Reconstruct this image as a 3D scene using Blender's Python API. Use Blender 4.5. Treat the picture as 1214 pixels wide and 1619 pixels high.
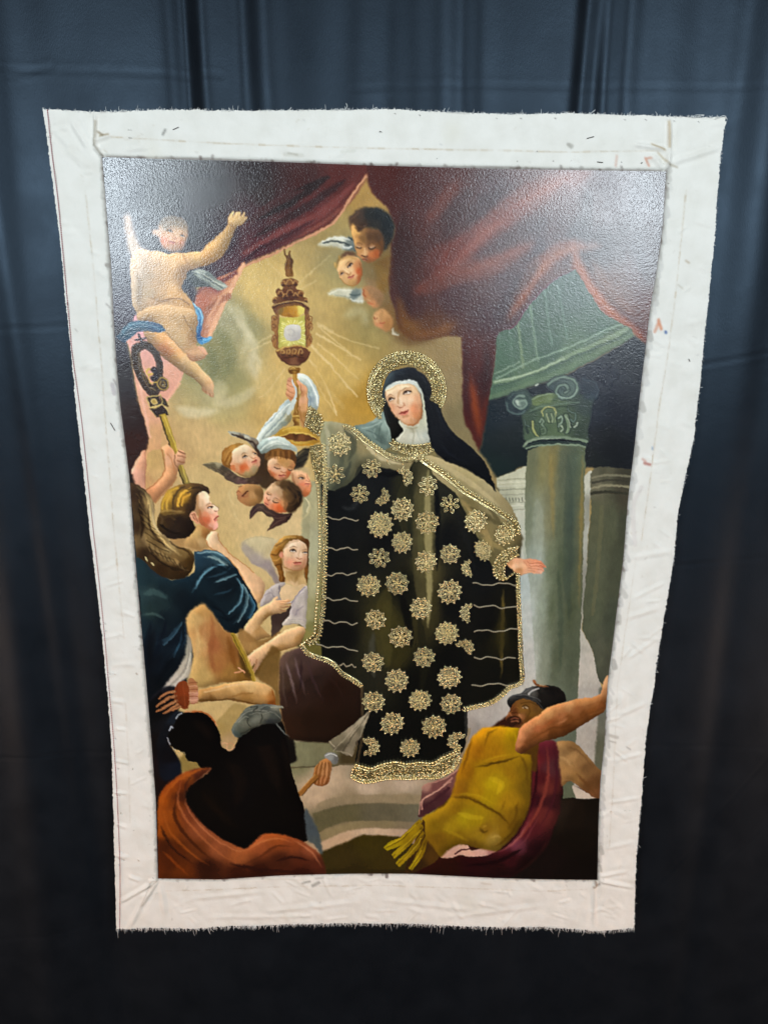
import bpy, bmesh, math, random
import numpy as np
from mathutils import Matrix, Vector
for o in list(bpy.data.objects): bpy.data.objects.remove(o, do_unlink=True)
scn = bpy.context.scene
COL = scn.collection
R_ = math.radians

# ------------------------------------------------------------------ camera
# The canvas hangs upright in the plane y = 0, facing -y; its painted field is
# 1 m wide and 1.5 m tall.  The camera stands in front, a little high, tipped down.
FPX, CX, CY = 1122.0, 607.0, 809.5            # focal length and centre in photo pixels
ZC = 1.20                                      # height of the middle of the picture
CAM_LOC = Vector((-0.02313, -1.37169, 1.65070))
CAM_ROT = Matrix(((0.999740, -0.010612, -0.020188), (-0.017037, 0.240997, -0.970376), (0.015163, 0.970468, 0.240753)))
cam = bpy.data.cameras.new('camera'); cam.sensor_fit = 'HORIZONTAL'; cam.sensor_width = 36
cam.lens = FPX/1214*36; cam.clip_start = .05; cam.clip_end = 100
camo = bpy.data.objects.new('camera', cam); COL.objects.link(camo)
camo.matrix_world = Matrix.Translation(CAM_LOC) @ CAM_ROT.to_4x4()
scn.camera = camo
# ------------------------------------------------------------------ light
w = bpy.data.worlds.new('World'); scn.world = w; w.use_nodes = True
bg = w.node_tree.nodes['Background']; bg.inputs[0].default_value = (1.0,.97,.93,1); bg.inputs[1].default_value = .035
def area(name, loc, target, size, power, col, sy=None):
    l = bpy.data.lights.new(name,'AREA'); l.energy = power; l.color = col; l.shape = 'RECTANGLE'; l.size = size; l.size_y = sy or size
    o = bpy.data.objects.new(name,l); COL.objects.link(o); o.location = loc
    o.rotation_euler = (Vector(target)-Vector(loc)).to_track_quat('-Z','Y').to_euler(); return o
area('ceiling_lamp_left',  (-1.44,-2.5,2.30), (-.1,0,1.25), .42, 54, (.82,.93,1.0), .8)
area('ceiling_lamp_right', ( 1.22,-2.5,2.36), ( .1,0,1.25), .66, 57, (.82,.93,1.0), .8)
for sx in (-1,1):
    o = area('warm_bounce_fill', (sx*2.9,-1.3,.30), (sx*.1,0,.25), .5, 4.2, (1.0,.60,.40)); o.data.spread = R_(58)  # added unseen side fills, standing in for warm bounce off the floor
vs = scn.view_settings; vs.view_transform = 'Standard'; vs.look = 'None'; vs.exposure = 0; vs.gamma = 1; vs.use_curve_mapping = False
scn.render.resolution_x, scn.render.resolution_y = 767, 1024
scn.render.engine = 'CYCLES'
scn.cycles.max_bounces = 6

# ------------------------------------------------------------------ helpers
def plane(p):
    """photo pixels -> points (X,Z) where those sight lines meet the plane of the canvas"""
    p = np.asarray(p,float).reshape(-1,2)
    d = np.c_[(p[:,0]-CX)/FPX, -(p[:,1]-CY)/FPX, -np.ones(len(p))] @ np.array(CAM_ROT).T
    k = -CAM_LOC.y/d[:,1]
    return np.c_[CAM_LOC.x+k*d[:,0], CAM_LOC.z+k*d[:,2]]
def tag(o, label=None, cat=None, kind=None, group=None):
    if label: o['label'] = label
    if cat: o['category'] = cat
    if kind: o['kind'] = kind
    if group: o['group'] = group
    return o
def link(name, me, mat=None, parent=None, loc=None):
    o = bpy.data.objects.new(name, me); COL.objects.link(o)
    if mat and not me.materials: me.materials.append(mat)
    if parent: o.parent = parent
    if loc is not None: o.location = loc
    return o
def mesh_np(name, V, Q, smooth=True):
    """quads or triangles from arrays"""
    V = np.asarray(V,np.float32); Q = np.asarray(Q,np.int32); n = Q.shape[1]
    me = bpy.data.meshes.new(name); me.vertices.add(len(V)); me.vertices.foreach_set('co',V.ravel())
    me.loops.add(Q.size); me.loops.foreach_set('vertex_index',Q.ravel())
    me.polygons.add(len(Q)); me.polygons.foreach_set('loop_start',np.arange(0,Q.size,n,dtype=np.int32))
    me.polygons.foreach_set('use_smooth',np.full(len(Q),smooth)); me.update(calc_edges=True); return me
def gridq(nx,ny):
    i,j = np.meshgrid(np.arange(nx-1),np.arange(ny-1)); a = (j*nx+i).ravel()
    return np.c_[a, a+nx, a+nx+1, a+1]
class NT:
    def __init__(s,name):
        s.m = bpy.data.materials.new(name); s.m.use_nodes = True; s.t = s.m.node_tree; s.n = s.t.nodes
        s.b = s.n['Principled BSDF']
    def add(s,t,**k):
        n = s.n.new(t)
        for a,v in k.items():
            if a in n.inputs: n.inputs[a].default_value = v
            else: setattr(n,a,v)
        return n
    def ln(s,a,b): s.t.links.new(a,b)
    def set(s,**k):
        for a,v in k.items(): s.b.inputs[a.replace('_',' ')].default_value = v
def ramp(nt,src,stops):
    r = nt.add('ShaderNodeValToRGB'); nt.ln(src,r.inputs[0]); e = r.color_ramp.elements
    while len(e)<len(stops): e.new(.5)
    for k,(p,c) in zip(e,stops): k.position = p; k.color = (*c,1) if len(c)==3 else c
    return r
def bump(nt,src,strength,dist,prev=None):
    b = nt.add('ShaderNodeBump',Strength=strength,Distance=dist); nt.ln(src,b.inputs['Height'])
    if prev: nt.ln(prev.outputs[0],b.inputs['Normal'])
    return b
def smooth_noise(seed, x, z, terms, lo, hi):
    """sum of random plane waves: a gentle uneven surface"""
    r = np.random.RandomState(seed); out = np.zeros_like(x)
    for _ in range(terms):
        a = r.uniform(0,2*np.pi); k = r.uniform(lo,hi); out += np.sin(k*(x*np.cos(a)+z*np.sin(a))+r.uniform(0,7))
    return out/math.sqrt(terms)
# ---------------------------------------------------------------- the painter
# The picture on the canvas is painted stroke by stroke into an array (flat
# print) and later stored as a colour attribute on the painted cloth.
import numpy as np
PW, PH = 740, 1110
CORN = [(162,248),(1052,271),(943,1390),(251,1387)]     # painted corners in the photo
PAD = 0.025
def homog(src, dst):
    A = []
    for (x,y),(u,v) in zip(src,dst):
        A.append([x,y,1,0,0,0,-u*x,-u*y,-u]); A.append([0,0,0,x,y,1,-v*x,-v*y,-v])
    return np.linalg.svd(np.array(A,float))[2][-1].reshape(3,3)
H_ST = homog(CORN, [(0,0),(1,0),(1,1),(0,1)])           # photo pixel -> share of the painted rectangle
def st(p):
    p = np.asarray(p,float).reshape(-1,2)
    q = np.c_[p, np.ones(len(p))] @ H_ST.T
    return q[:,:2]/q[:,2:]
def ras(p):                                             # photo pixel -> raster pixel
    return (st(p)+PAD)/(1+2*PAD)*np.array([PW,PH])
SC = PH/1139.0                                           # raster pixels per photo pixel, roughly
IMG = np.zeros((PH,PW,3))
FR = [0,0,1.0]
def F(ox,oy,s=3.035): FR[:] = [ox,oy,s]
def hexlin(h):
    c = np.array([int(h[i:i+2],16) for i in (0,2,4)])/255.
    return np.where(c<=.04045, c/12.92, ((c+.055)/1.055)**2.4)
def gam(c): return np.where(c<=.0031308, c*12.92, 1.055*np.clip(c,0,None)**(1/2.4)-.055)
def hexs(h): return np.array([int(h[i:i+2],16) for i in (0,2,4)])/255.
def pts(s):
    P=[];K=[]
    for t in s.split():
        k=t.endswith('*'); t=t.rstrip('*'); a,b=t.split(','); P.append((FR[0]+float(a)/FR[2],FR[1]+float(b)/FR[2])); K.append(k)
    return np.array(P),K
def spline(P,K,closed,n=8):
    N=len(P); out=[]
    if N<3 and not closed:
        t=np.linspace(0,1,n+1)[:,None]; return P[0]*(1-t)+P[1]*t
    for i in range(N if closed else N-1):
        p1,p2=P[i],P[(i+1)%N]
        p0=P[i-1] if (closed or i>0) else p1
        p3=P[(i+2)%N] if (closed or i+2<N) else p2
        if K[i]: p0=p1
        if K[(i+1)%N]: p3=p2
        t=np.linspace(0,1,n,endpoint=False)[:,None]
        out.append(.5*((2*p1)+(-p0+p2)*t+(2*p0-5*p1+4*p2-p3)*t*t+(-p0+3*p1-3*p2+p3)*t**3))
    if not closed: out.append(P[-1:])
    return np.concatenate(out)
def box1(a,r,ax):
    if r<1: return a
    pad=[(0,0)]*a.ndim; pad[ax]=(r+1,r); b=np.cumsum(np.pad(a,pad,mode='edge'),axis=ax)
    n=a.shape[ax]; w=2*r+1
    return (np.take(b,range(w,w+n),axis=ax)-np.take(b,range(0,n),axis=ax))/w
def blur(a,s):
    r=int(round(s*.9))
    if r<1: return a
    for _ in range(2):
        for ax in (0,1): a=box1(a,r,ax)
    return a
def fill(poly, soft):
    """coverage of a closed raster polygon: returns (x0,y0,mask)"""
    m=int(soft*3)+2
    x0=max(int(poly[:,0].min())-m,0); x1=min(int(poly[:,0].max())+m+1,PW)
    y0=max(int(poly[:,1].min())-m,0); y1=min(int(poly[:,1].max())+m+1,PH)
    if x1<=x0 or y1<=y0: return None
    w,h=x1-x0,y1-y0; SS=3
    acc=np.zeros((h,w+2))
    a=poly-[x0,y0]; b=np.roll(a,-1,0)
    ys=(np.arange(h*SS)+.5)/SS
    for (ax,ay),(bx,by) in zip(a,b):
        if ay==by: continue
        lo,hi=min(ay,by),max(ay,by); d=1. if by>ay else -1.
        i0=max(int(np.ceil(lo*SS-.5)),0); i1=min(int(np.ceil(hi*SS-.5)),h*SS)
        if i1<=i0: continue
        yy=ys[i0:i1]; xx=np.clip(ax+(yy-ay)*(bx-ax)/(by-ay),0,w)
        ix=xx.astype(int); fr=xx-ix; r=(np.arange(i0,i1)//SS)
        np.add.at(acc,(r,ix),d*(1-fr)/SS); np.add.at(acc,(r,ix+1),d*fr/SS)
    msk=np.clip(np.abs(np.cumsum(acc,1)[:,:w]),0,1)
    if soft>=.8: msk=blur(msk,soft)
    return x0,y0,msk
def cfield(x0,y0,w,h,S,pw=1.5,an=1.):
    """smooth colour field through colour samples"""
    if len(S)==1: return np.broadcast_to(S[0][1],(h,w,3))
    st_=3 if w*h>4000 else 1; ep=2.+.0002*w*h
    gy,gx=np.mgrid[y0:y0+h+st_:st_, x0:x0+w+st_:st_]
    num=0;den=0
    for p,c in S:
        d=((gx-p[0])**2+((gy-p[1])*an)**2+ep)**-pw
        num=num+d[...,None]*c; den=den+d
    f=num/den[...,None]
    if st_==1: return f[:h,:w]
    Y=np.arange(h)/st_; X=np.arange(w)/st_; iy=Y.astype(int); ix=X.astype(int)
    ty=(Y-iy)[:,None,None]; tx=(X-ix)[None,:,None]
    iy2=np.minimum(iy+1,f.shape[0]-1); ix2=np.minimum(ix+1,f.shape[1]-1)
    return (f[iy][:,ix]*(1-ty)+f[iy2][:,ix]*ty)*(1-tx)+(f[iy][:,ix2]*(1-ty)+f[iy2][:,ix2]*ty)*tx
def smp(s):
    out=[]
    for t in s.split():
        if ',' not in t: out.append((np.zeros(2),hexs(t))); continue
        a,b,c=t.split(','); out.append((ras([(FR[0]+float(a)/FR[2],FR[1]+float(b)/FR[2])])[0],hexs(c)))
    return out
def full(m):
    M=np.zeros((PH,PW)); x0,y0,k=m; M[y0:y0+k.shape[0],x0:x0+k.shape[1]]=k; return M
def S(outline, cols, soft=.6, op=1., clip=None, pw=1.8, rnd=None, an=1.):
    """a painted patch: closed curve + colour samples; rnd=(radius px, strength) rounds it like a limb"""
    P,K=pts(outline); poly=ras(spline(P,K,True))
    r=fill(poly,soft*SC)
    if r is None: return None
    x0,y0,m=r; h,w=m.shape
    f=cfield(x0,y0,w,h,smp(cols),pw,an)
    a=m*op
    if clip is not None: a=a*full(clip)[y0:y0+h,x0:x0+w]
    if rnd:
        R,stg=rnd[:2]; lx,ly=(rnd[2:] if len(rnd)>2 else (-.6,-.8))
        hgt=blur(m,R*SC*.6); gy,gx=np.gradient(hgt)
        sh=-(gx*-lx*-1+gy*-ly*-1)*R*SC
        sh=np.clip(sh,-1.2,1.2)*stg
        f=np.clip(f*(1+sh[...,None]*np.array([1.,1.05,1.15])),0,1)
    V=IMG[y0:y0+h,x0:x0+w]; V[:]=V*(1-a[...,None])+f*a[...,None]
    return x0,y0,m
def T(line, w, col, op=1., soft=.5, clip=None, n=1, jit=0, seed=0, jc=0):
    """a brush stroke along a curve; w = one width or 'a,b,c' along it (frame units)"""
    P,K=pts(line); rng=np.random.RandomState(seed+int(abs(P.sum()))%9999)
    W=[float(v) for v in str(w).split(',')]
    if len(W)==1 and soft>=2: W=[W[0]*.25,W[0]*.9,W[0],W[0]*.8,W[0]*.2]
    for k in range(n):
        Q=P+ (rng.normal(0,jit/FR[2],P.shape) if (jit and k) else 0) + (rng.normal(0,jit/FR[2],(1,2)) if (jit and k) else 0)
        C=ras(spline(Q,K,False,6)); t=np.linspace(0,1,len(C))
        R=np.interp(t,np.linspace(0,1,len(W)),W)/FR[2]*SC*.5
        c=hexs(col)*(1+(rng.normal(0,jc) if jc else 0))
        sf=max((soft if soft<1 else 1+(soft-1)*.85)*SC,.5)
        x0=max(int((C[:,0]-R-2*sf).min())-1,0); x1=min(int((C[:,0]+R+2*sf).max())+2,PW)
        y0=max(int((C[:,1]-R-2*sf).min())-1,0); y1=min(int((C[:,1]+R+2*sf).max())+2,PH)
        if x1<=x0 or y1<=y0: continue
        A=np.zeros((y1-y0,x1-x0))
        for i in range(len(C)-1):
            p,q=C[i],C[i+1]; rr=max(R[i],R[i+1])+2*sf+1
            bx0=max(int(min(p[0],q[0])-rr),x0); bx1=min(int(max(p[0],q[0])+rr)+2,x1)
            by0=max(int(min(p[1],q[1])-rr),y0); by1=min(int(max(p[1],q[1])+rr)+2,y1)
            if bx1<=bx0 or by1<=by0: continue
            gy,gx=np.mgrid[by0:by1,bx0:bx1]; d=q-p; L=max(d@d,1e-9)
            tt=np.clip(((gx+.5-p[0])*d[0]+(gy+.5-p[1])*d[1])/L,0,1)
            dd=np.hypot(gx+.5-p[0]-tt*d[0],gy+.5-p[1]-tt*d[1])
            rad=R[i]*(1-tt)+R[i+1]*tt
            cov=np.clip((rad-dd)/(2*sf)+.5,0,1); cov=cov*cov*(3-2*cov)
            cov*=np.clip(2*rad/ (2*sf)+.15,0,1)
            sl=A[by0-y0:by1-y0,bx0-x0:bx1-x0]; np.maximum(sl,cov,out=sl)
        A*=min(1,op*(1.4 if soft>=1 else 1.1))
        if clip is not None:
            cx,cy,cm=clip; Z=np.zeros_like(A)
            ax0,ax1=max(x0,cx),min(x1,cx+cm.shape[1]); ay0,ay1=max(y0,cy),min(y1,cy+cm.shape[0])
            if ax1>ax0 and ay1>ay0: Z[ay0-y0:ay1-y0,ax0-x0:ax1-x0]=cm[ay0-cy:ay1-cy,ax0-cx:ax1-cx]
            A*=Z
        V=IMG[y0:y1,x0:x1]; V[:]=V*(1-A[...,None])+np.clip(c,0,1)*A[...,None]

def _uv(x,y,a):
    c,s_=np.cos(np.radians(a)),np.sin(np.radians(a)); return lambda u,v: f'{x+u*c-v*s_:.1f},{y+u*s_+v*c:.1f}'
def eye(x,y,w,a=0,lx=0,ly=-.05,brow=True,closed=False,dk='3f2a1c',sk='b07c50'):
    q=_uv(x,y,a)
    T(q(-.45*w,-.12*w)+' '+q(.45*w,-.12*w),w*.75,sk,op=.42,soft=w/FR[2]*.28)
    if closed:
        T(q(-.5*w,.0)+' '+q(-.1*w,.17*w)+' '+q(.5*w,.05*w),w*.17,dk,op=.85,soft=.6)
        T(q(-.45*w,-.2*w)+' '+q(0,-.28*w)+' '+q(.45*w,-.18*w),w*.1,sk,op=.6,soft=.8); T(q(-.3*w,-.05*w)+' '+q(.3*w,-.03*w),w*.22,'dcb490',op=.5,soft=.8)
    else:
        T(q(-.32*w,.04*w)+' '+q(.32*w,.04*w),w*.30,'e4d9c9',op=.9,soft=.6)
        T(q(lx*w-.03*w,ly*w)+' '+q(lx*w+.03*w,ly*w),w*.36,dk,op=.95,soft=.6)
        T(q(-.52*w,.06*w)+' '+q(-.2*w,-.17*w)+' '+q(.2*w,-.18*w)+' '+q(.52*w,.04*w),w*.15,dk,op=.9,soft=.6)
        T(q(-.42*w,.2*w)+' '+q(0,.28*w)+' '+q(.42*w,.17*w),w*.09,'8a5a38',op=.55,soft=.7)
    if brow: T(q(-.65*w,-.42*w)+' '+q(-.1*w,-.72*w)+' '+q(.65*w,-.5*w),f'{w*.08},{w*.16},{w*.06}','7a5230',op=.6,soft=.7)
def mouth(x,y,w,a=0,op=.9,up='a8402f',lo='d07a66'):
    q=_uv(x,y,a)
    T(q(-.34*w,.13*w)+' '+q(0,.2*w)+' '+q(.34*w,.11*w),w*.22,lo,op=op*.9,soft=.8)
    T(q(-.3*w,-.06*w)+' '+q(0,-.02*w)+' '+q(.3*w,-.07*w),w*.14,up,op=op*.6,soft=.7)
    T(q(-.5*w,.02*w)+' '+q(-.2*w,.0)+' '+q(0,.05*w)+' '+q(.2*w,-.01*w)+' '+q(.5*w,-.02*w),w*.09,'7a2a20',op=op,soft=.6)
    T(q(-.25*w,.42*w)+' '+q(.25*w,.4*w),w*.2,'a8704a',op=.4,soft=1.4)
def soft_(l,w,c,o): T(l,w,c,op=o,soft=max(.7,w/FR[2]*.4))
# ---- glowing gold ground, rays, clouds
F(0,0,1)
S('100,180* 1120,180* 1120,1450* 100,1450*',
  '570,300,b0853f 520,350,a98d4e 400,430,cba95f 440,470,d0ac62 460,570,cfa95f 520,470,c2a25c 560,410,98875a 590,540,a98f4c 380,520,99925f 340,590,8f8d5c 300,680,c6a468 250,700,cf9f66 420,640,c9a45c 420,760,cbad74 350,820,c6a76b 330,770,c9aa6e 420,880,ccb078 370,900,c3a767 560,640,c1943c 590,620,b98c30 550,590,c9a552 700,560,9d8250 720,600,978055 735,660,85764f 640,545,9f864f 620,500,8f7748 470,830,cdb27a 500,640,cba65a 360,640,bda563',soft=0)
# cloud bank left of the monstrance
S('330,490 360,468 385,500 400,540 412,580 405,625 370,650 330,655 290,652 270,640 300,610 320,560','330,560,8f8a58 380,500,ada57c 400,570,bcac78 370,600,9c9560 340,640,b3a878 300,640,b5a56e',soft=16,op=.8)
for l,w,o in [('385,515 402,545 398,575 410,605',7,.5),('372,500 392,528 386,560',8,.35),('280,645 310,653 345,648',9,.5),('345,640 380,630 408,610',8,.35),('400,560 410,575 402,600',5,.5),('360,480 380,500 384,520',9,.3),('330,600 350,615 340,640',12,.25)]:
    T(l,w*1.6,'dccfa6',op=o*.8,soft=5)
T('345,520 365,560 350,600',18,'7e8052',op=.4,soft=7)
T('330,545 340,580 325,620',14,'777a4e',op=.4,soft=7)
# light rays out of the monstrance
F(400,380,6.07)
for l,w,o in [('620,820 1010,1140',7,.55),('640,820 860,930 1214,1040',8,.4),('620,985 900,1214',9,.45),('560,1010 760,1214',13,.7),('610,890 1030,1140',9,.6),('545,1150 610,1214',9,.5),('60,980 170,910',10,.35),('-40,1060 190,960',9,.35),('560,290 740,150',8,.35),('420,420 560,300',12,.35),('440,480 600,380',10,.3),('130,180 250,320',8,.25),('620,800 760,870',16,.3)]:
    T(l,w if isinstance(w,str) else w*1.5,'e6cb90',op=o*.75,soft=1.3)
F(400,560,6.744)
for l,w,o in [('610,70 780,330 890,640','5,9,12',.65),('720,0 900,210 1110,450','12,14,18',.7),('640,240 760,440 880,620',7,.4),('840,0 1120,260',9,.4),('1010,0 1140,60',8,.4),('340,160 170,380 80,460',8,.4),('300,220 150,430',6,.4),('340,240 220,480 160,600',6,.35),('250,180 60,360',9,.25),('720,300 960,560',30,.12)]:
    T(l,w if isinstance(w,str) else w*1.4,'e8d09a',op=o*.8,soft=1.2)
F(0,0,1)
S('575,600 600,590 612,620 600,655 565,660 555,640','590,630,b98a26',soft=12,op=.5)
S('500,410 540,395 575,420 560,455 520,465','530,430,a39a64',soft=14,op=.5)
S('540,480 590,470 620,510 600,540 560,530','570,500,9c9058',soft=12,op=.45)
T('545,500 570,492 580,515',14,'b8ac7c',op=.4,soft=6)
for l,w,c,o in [('400,430 430,470 470,440',60,'d8b86e',.45),('500,560 540,590 570,560',50,'d2ae62',.35),('300,680 350,700 400,680',50,'d8b47a',.35),('420,590 440,620 470,600',50,'d9b972',.35),('360,780 400,850 380,900',50,'d6b87c',.35),('560,360 590,320 560,300',30,'b98f48',.35),('460,800 470,860 450,900',40,'d4b680',.4),('520,390 560,370 600,395',30,'a99760',.3)]: T(l,w,c,op=o,soft=16)
# brown haze between the small heads and the red curtain
S('585,345 620,370 640,420 650,520 690,535 640,545 610,510 590,470 580,430 596,400','620,420,7c5a30 640,500,855f30 600,440,8d7448 660,530,7d5a2e',soft=5)
S('605,395 622,400 628,430 605,440 596,425','612,415,8a7140',soft=5)
_m=IMG.mean(2,keepdims=True); IMG[:]=IMG*.9+_m*.1
# ---- dark drapery, upper left
S('130,215* 620,215* 586,268* 560,302 532,345 500,366 452,388 420,404 390,416 366,436 330,448 300,452 250,470 215,520 200,540 175,545 150,500',
  '200,300,2b2c3c 180,420,332f42 195,500,3a3145 260,300,201f26 330,290,1f1c20 400,280,2a1d20 420,310,33201f 480,285,451d1c 540,280,5c2420 560,295,6a2a22 500,330,672a29 450,360,652e2e 400,390,5c2c33 370,420,552a36 400,340,45232b 350,380,35212e 310,420,3a2534 300,360,251e28 520,345,6e3029 440,320,401f22 250,420,302a38',soft=1)
for l,w,c,o in [('560,290 510,335 440,372 380,402',12,'84403a',.55),('545,285 480,330 400,375',10,'2f181b',.5),('520,280 450,320 390,350',14,'1f1517',.5),('585,275 545,325 500,358 450,385',5,'8c4a3c',.6),('500,345 440,378 400,395',6,'471f24',.6),('470,350 420,382 380,408',5,'7d4040',.5),('480,300 420,330 380,365',10,'5c2c2c',.4),('430,380 400,400 375,425',4,'3b1b25',.6)]:
    T(l,w,c,op=o,soft=2.5)
T('586,268 560,303 533,346 500,368 452,391 420,407 388,420 370,440',3,'c98f6a',op=.9,soft=.7)
# salmon lining of that curtain
S('306,478 312,462 340,440 372,428 388,412 376,440 366,465 352,490 342,512 332,532 318,536 304,510','320,480,b9694a 345,450,9d5145 365,440,c98a62 350,480,c88a62 335,510,d29772 322,520,b87f60 360,462,d39a70',soft=.8)
for l,w,c,o in [('385,418 368,452 345,500 332,532',6,'e0a880',.7),('372,432 350,445 330,452',5,'7a3a38',.6),('362,468 340,480 322,500 318,530',8,'a96a4c',.6),('345,458 325,452 312,462',5,'853f3a',.5),('350,470 330,500',4,'dba27c',.5)]:
    T(l,w,c,op=o,soft=1.5)
# dark strip at the left edge and pink cloth
S('140,500* 172,505 196,525 206,560 214,610 224,650 236,690 228,720 214,745 207,800* 150,800*','190,540,35303e 200,600,2a2228 210,660,321f1e 218,700,3c1f19 205,740,3a1f1a',soft=1)
S('214,498* 205,520 196,532* 206,552 214,600 224,650 236,690 226,735* 258,735* 256,690 262,640* 284,604 290,585 270,555 255,520 240,505','222,512,d79aa0 215,545,d99f92 225,600,dca289 236,650,d7a07e 245,690,cf9f70 270,590,dba187 265,620,d69a82 250,560,d9a090 240,715,d2a070',soft=.8)
T('284,606 268,628 258,640',4,'e6a98c',op=.6,soft=1.2)
T('216,560 226,630 238,690',4,'e8b49a',op=.5,soft=1.5)
# ---- big red curtain, upper right
cur=S('579,235* 1085,235* 1050,560* 1018,545* 990,516 951,493 928,457 912,430 906,428 872,447 839,480 813,516 787,529* 783,565 778,610 772,650 764,692 757,713* 743,682 733,660 731,600 730,532* 703,532 664,539 645,534 630,519 624,490 614,457 615,424 618,390 624,362 611,328 588,305 580,278',
  '600,285,521f1a 650,300,4f2220 720,300,562521 780,310,4a2226 850,300,5e251c 900,290,68281a 960,300,4a1c1e 1030,310,3c1c22 1030,400,3c1c20 1015,500,5c2018 640,400,46221f 650,480,4c2826 700,400,642b22 720,470,4c2528 770,420,5e2a24 800,450,4a242a 810,380,5a2520 860,400,42202a 690,522,643a20 650,526,74481f 750,560,55221f 757,640,5e251a 740,640,4a1d1e 770,600,451c1e 870,430,602c20 830,470,52272a 900,370,3e1e20 950,390,40201f 965,450,5e2c18 780,500,48252c 930,320,521d18',soft=1)
for l,w,c,o in [('930,272 860,300 800,335 750,372',34,'8a4028',.6),('900,280 850,306 800,335',12,'a4543a',.5),('830,325 770,365 720,402 690,440',36,'83382a',.55),('800,345 750,385 715,420',12,'a04e38',.5),('840,385 790,412 740,425 690,446 655,462',30,'86402c',.55),('830,390 770,418 720,432',9,'a3553c',.45),('895,295 885,345 872,390',34,'5c2018',.5),('945,388 900,390 868,408 842,436 820,475 804,502',24,'8c4422',.75),('930,388 880,402 845,438 815,490',8,'ac5c2e',.6),('906,388 914,425 935,462 962,495 1000,525 1018,540',20,'98481a',.9),('912,400 925,440 955,482 1000,520',7,'bf6a2c',.7),('935,412 965,460 1005,500',16,'7c4420',.6),('965,430 1000,475 1022,505',9,'703c1e',.5),('725,285 700,320 675,350',18,'7c3826',.5),('745,300 705,350 668,400',22,'33181c',.45),('790,300 745,340 690,385',22,'3a1c20',.45),('870,345 800,380 745,410',20,'381a20',.4),('850,415 805,470 780,515',20,'341a24',.45),('742,590 750,640 760,692',10,'a04a20',.8),('770,540 768,600 760,650',12,'36161a',.6),('735,540 738,600 742,660',8,'3b1a1e',.6),('930,300 925,350 930,392',18,'36171a',.5),('990,400 1005,450 1016,495',16,'5a221a',.5),('1010,300 1020,350 1025,420',18,'481d20',.5),('640,330 636,420 645,500',22,'351b1c',.45),('690,330 682,420 690,500',24,'5e302a',.35),('720,510 690,526 655,528',13,'8a5624',.6),('630,470 640,505 660,525',14,'805424',.6)]:
    T(l,w,c,op=o*.72,soft=7,clip=cur)
T('906,428 872,447 839,480 813,516 787,529',4,'6a3a4a',op=.8,soft=1.2)
# ---- green vault, dark shade, columns
v=S('787,528 813,516 839,480 872,447 906,427 912,430 928,457 951,493 990,516 1002,532* 960,556 900,588 850,607 800,625 772,634* 780,592 783,560','860,480,48604f 900,460,455c4e 830,520,4d6654 950,520,4b6553 800,560,526d58 790,600,506a54 870,550,4a6452 960,535,5c6d52 830,590,5b7459 900,560,5a7257',soft=.8)
for l,w,c,o in [('838,480 842,520 850,570',3,'7b9274',.7),('818,500 822,540 826,580',3.5,'86976e',.7),('860,455 866,500 872,545',2.5,'74907c',.6),('880,450 890,495 896,535',2,'6f8b7a',.6),('785,598 840,570 900,548 960,520 985,512',2.5,'8fa58c',.8),('783,590 820,572',2,'9cae95',.7),('782,604 840,590 900,562 960,535 990,520',6,'879a76',.75),('779,612 850,590 910,563 1000,525',3,'42584a',.7),('776,628 840,606 900,580 995,530',7,'6c8262',.6),('782,603 830,592 890,568',2,'b9c6aa',.8),('920,545 960,525',2,'7f987c',.5),('806,530 812,580',2,'6b8470',.5)]:
    T(l,w,c,op=o*.6,soft=1.2,clip=v)
S('772,633* 800,625 850,607 900,589 960,557 1002,531* 1022,545* 1040,545* 1040,748* 998,747 960,742 925,738 921,752* 832,738 810,745 784,755* 770,730 757,712* 764,690','790,650,1d2831 800,700,1a2427 785,740,1e2c2c 950,600,1e2434 980,650,171b29 960,700,15191f 930,730,1a1f20 1000,570,252a34 940,640,1c2432',soft=1)
# pale building seen behind
S('784,755* 810,745 833,736* 850,800* 860,1000* 870,1110* 730,1190* 740,1110* 815,1080* 815,870* 786,780*','800,760,b3b298 820,760,bcbca2 800,790,a3a48c 825,800,b4b5a0 822,850,aaae9c 822,920,a9b3ae 825,980,b2b7b0 830,1040,b4b4ac 770,1120,a9a39a 800,1090,b8b5aa 745,1160,958e84',soft=.6)
F(740,500,3.035)
for l,w,c,o in [('140,785 272,775',4,'8b8c74',.8),('140,800 272,790',3,'d0cfb8',.8),('145,832 270,825',5,'868a74',.7),('150,855 270,850',4,'8e8f7a',.7),('160,892 268,890',3,'7d7f6c',.7),('180,908 268,905',5,'c6c6b4',.7),('215,930 265,925',4,'8b8d7c',.7),('150,815 270,808',4,'c4c4ae',.6)]:
    T(l,w,c,op=o,soft=.5)
for k in range(7): T(f'{165+k*15},868 {168+k*15},884',6,'6f7262',op=.7,soft=.5)
S('225,940* 265,930* 262,1160* 240,1160*','250,950,b9baa8 250,1100,bfc0b2',soft=.6,op=.8)
F(0,0,1)
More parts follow.
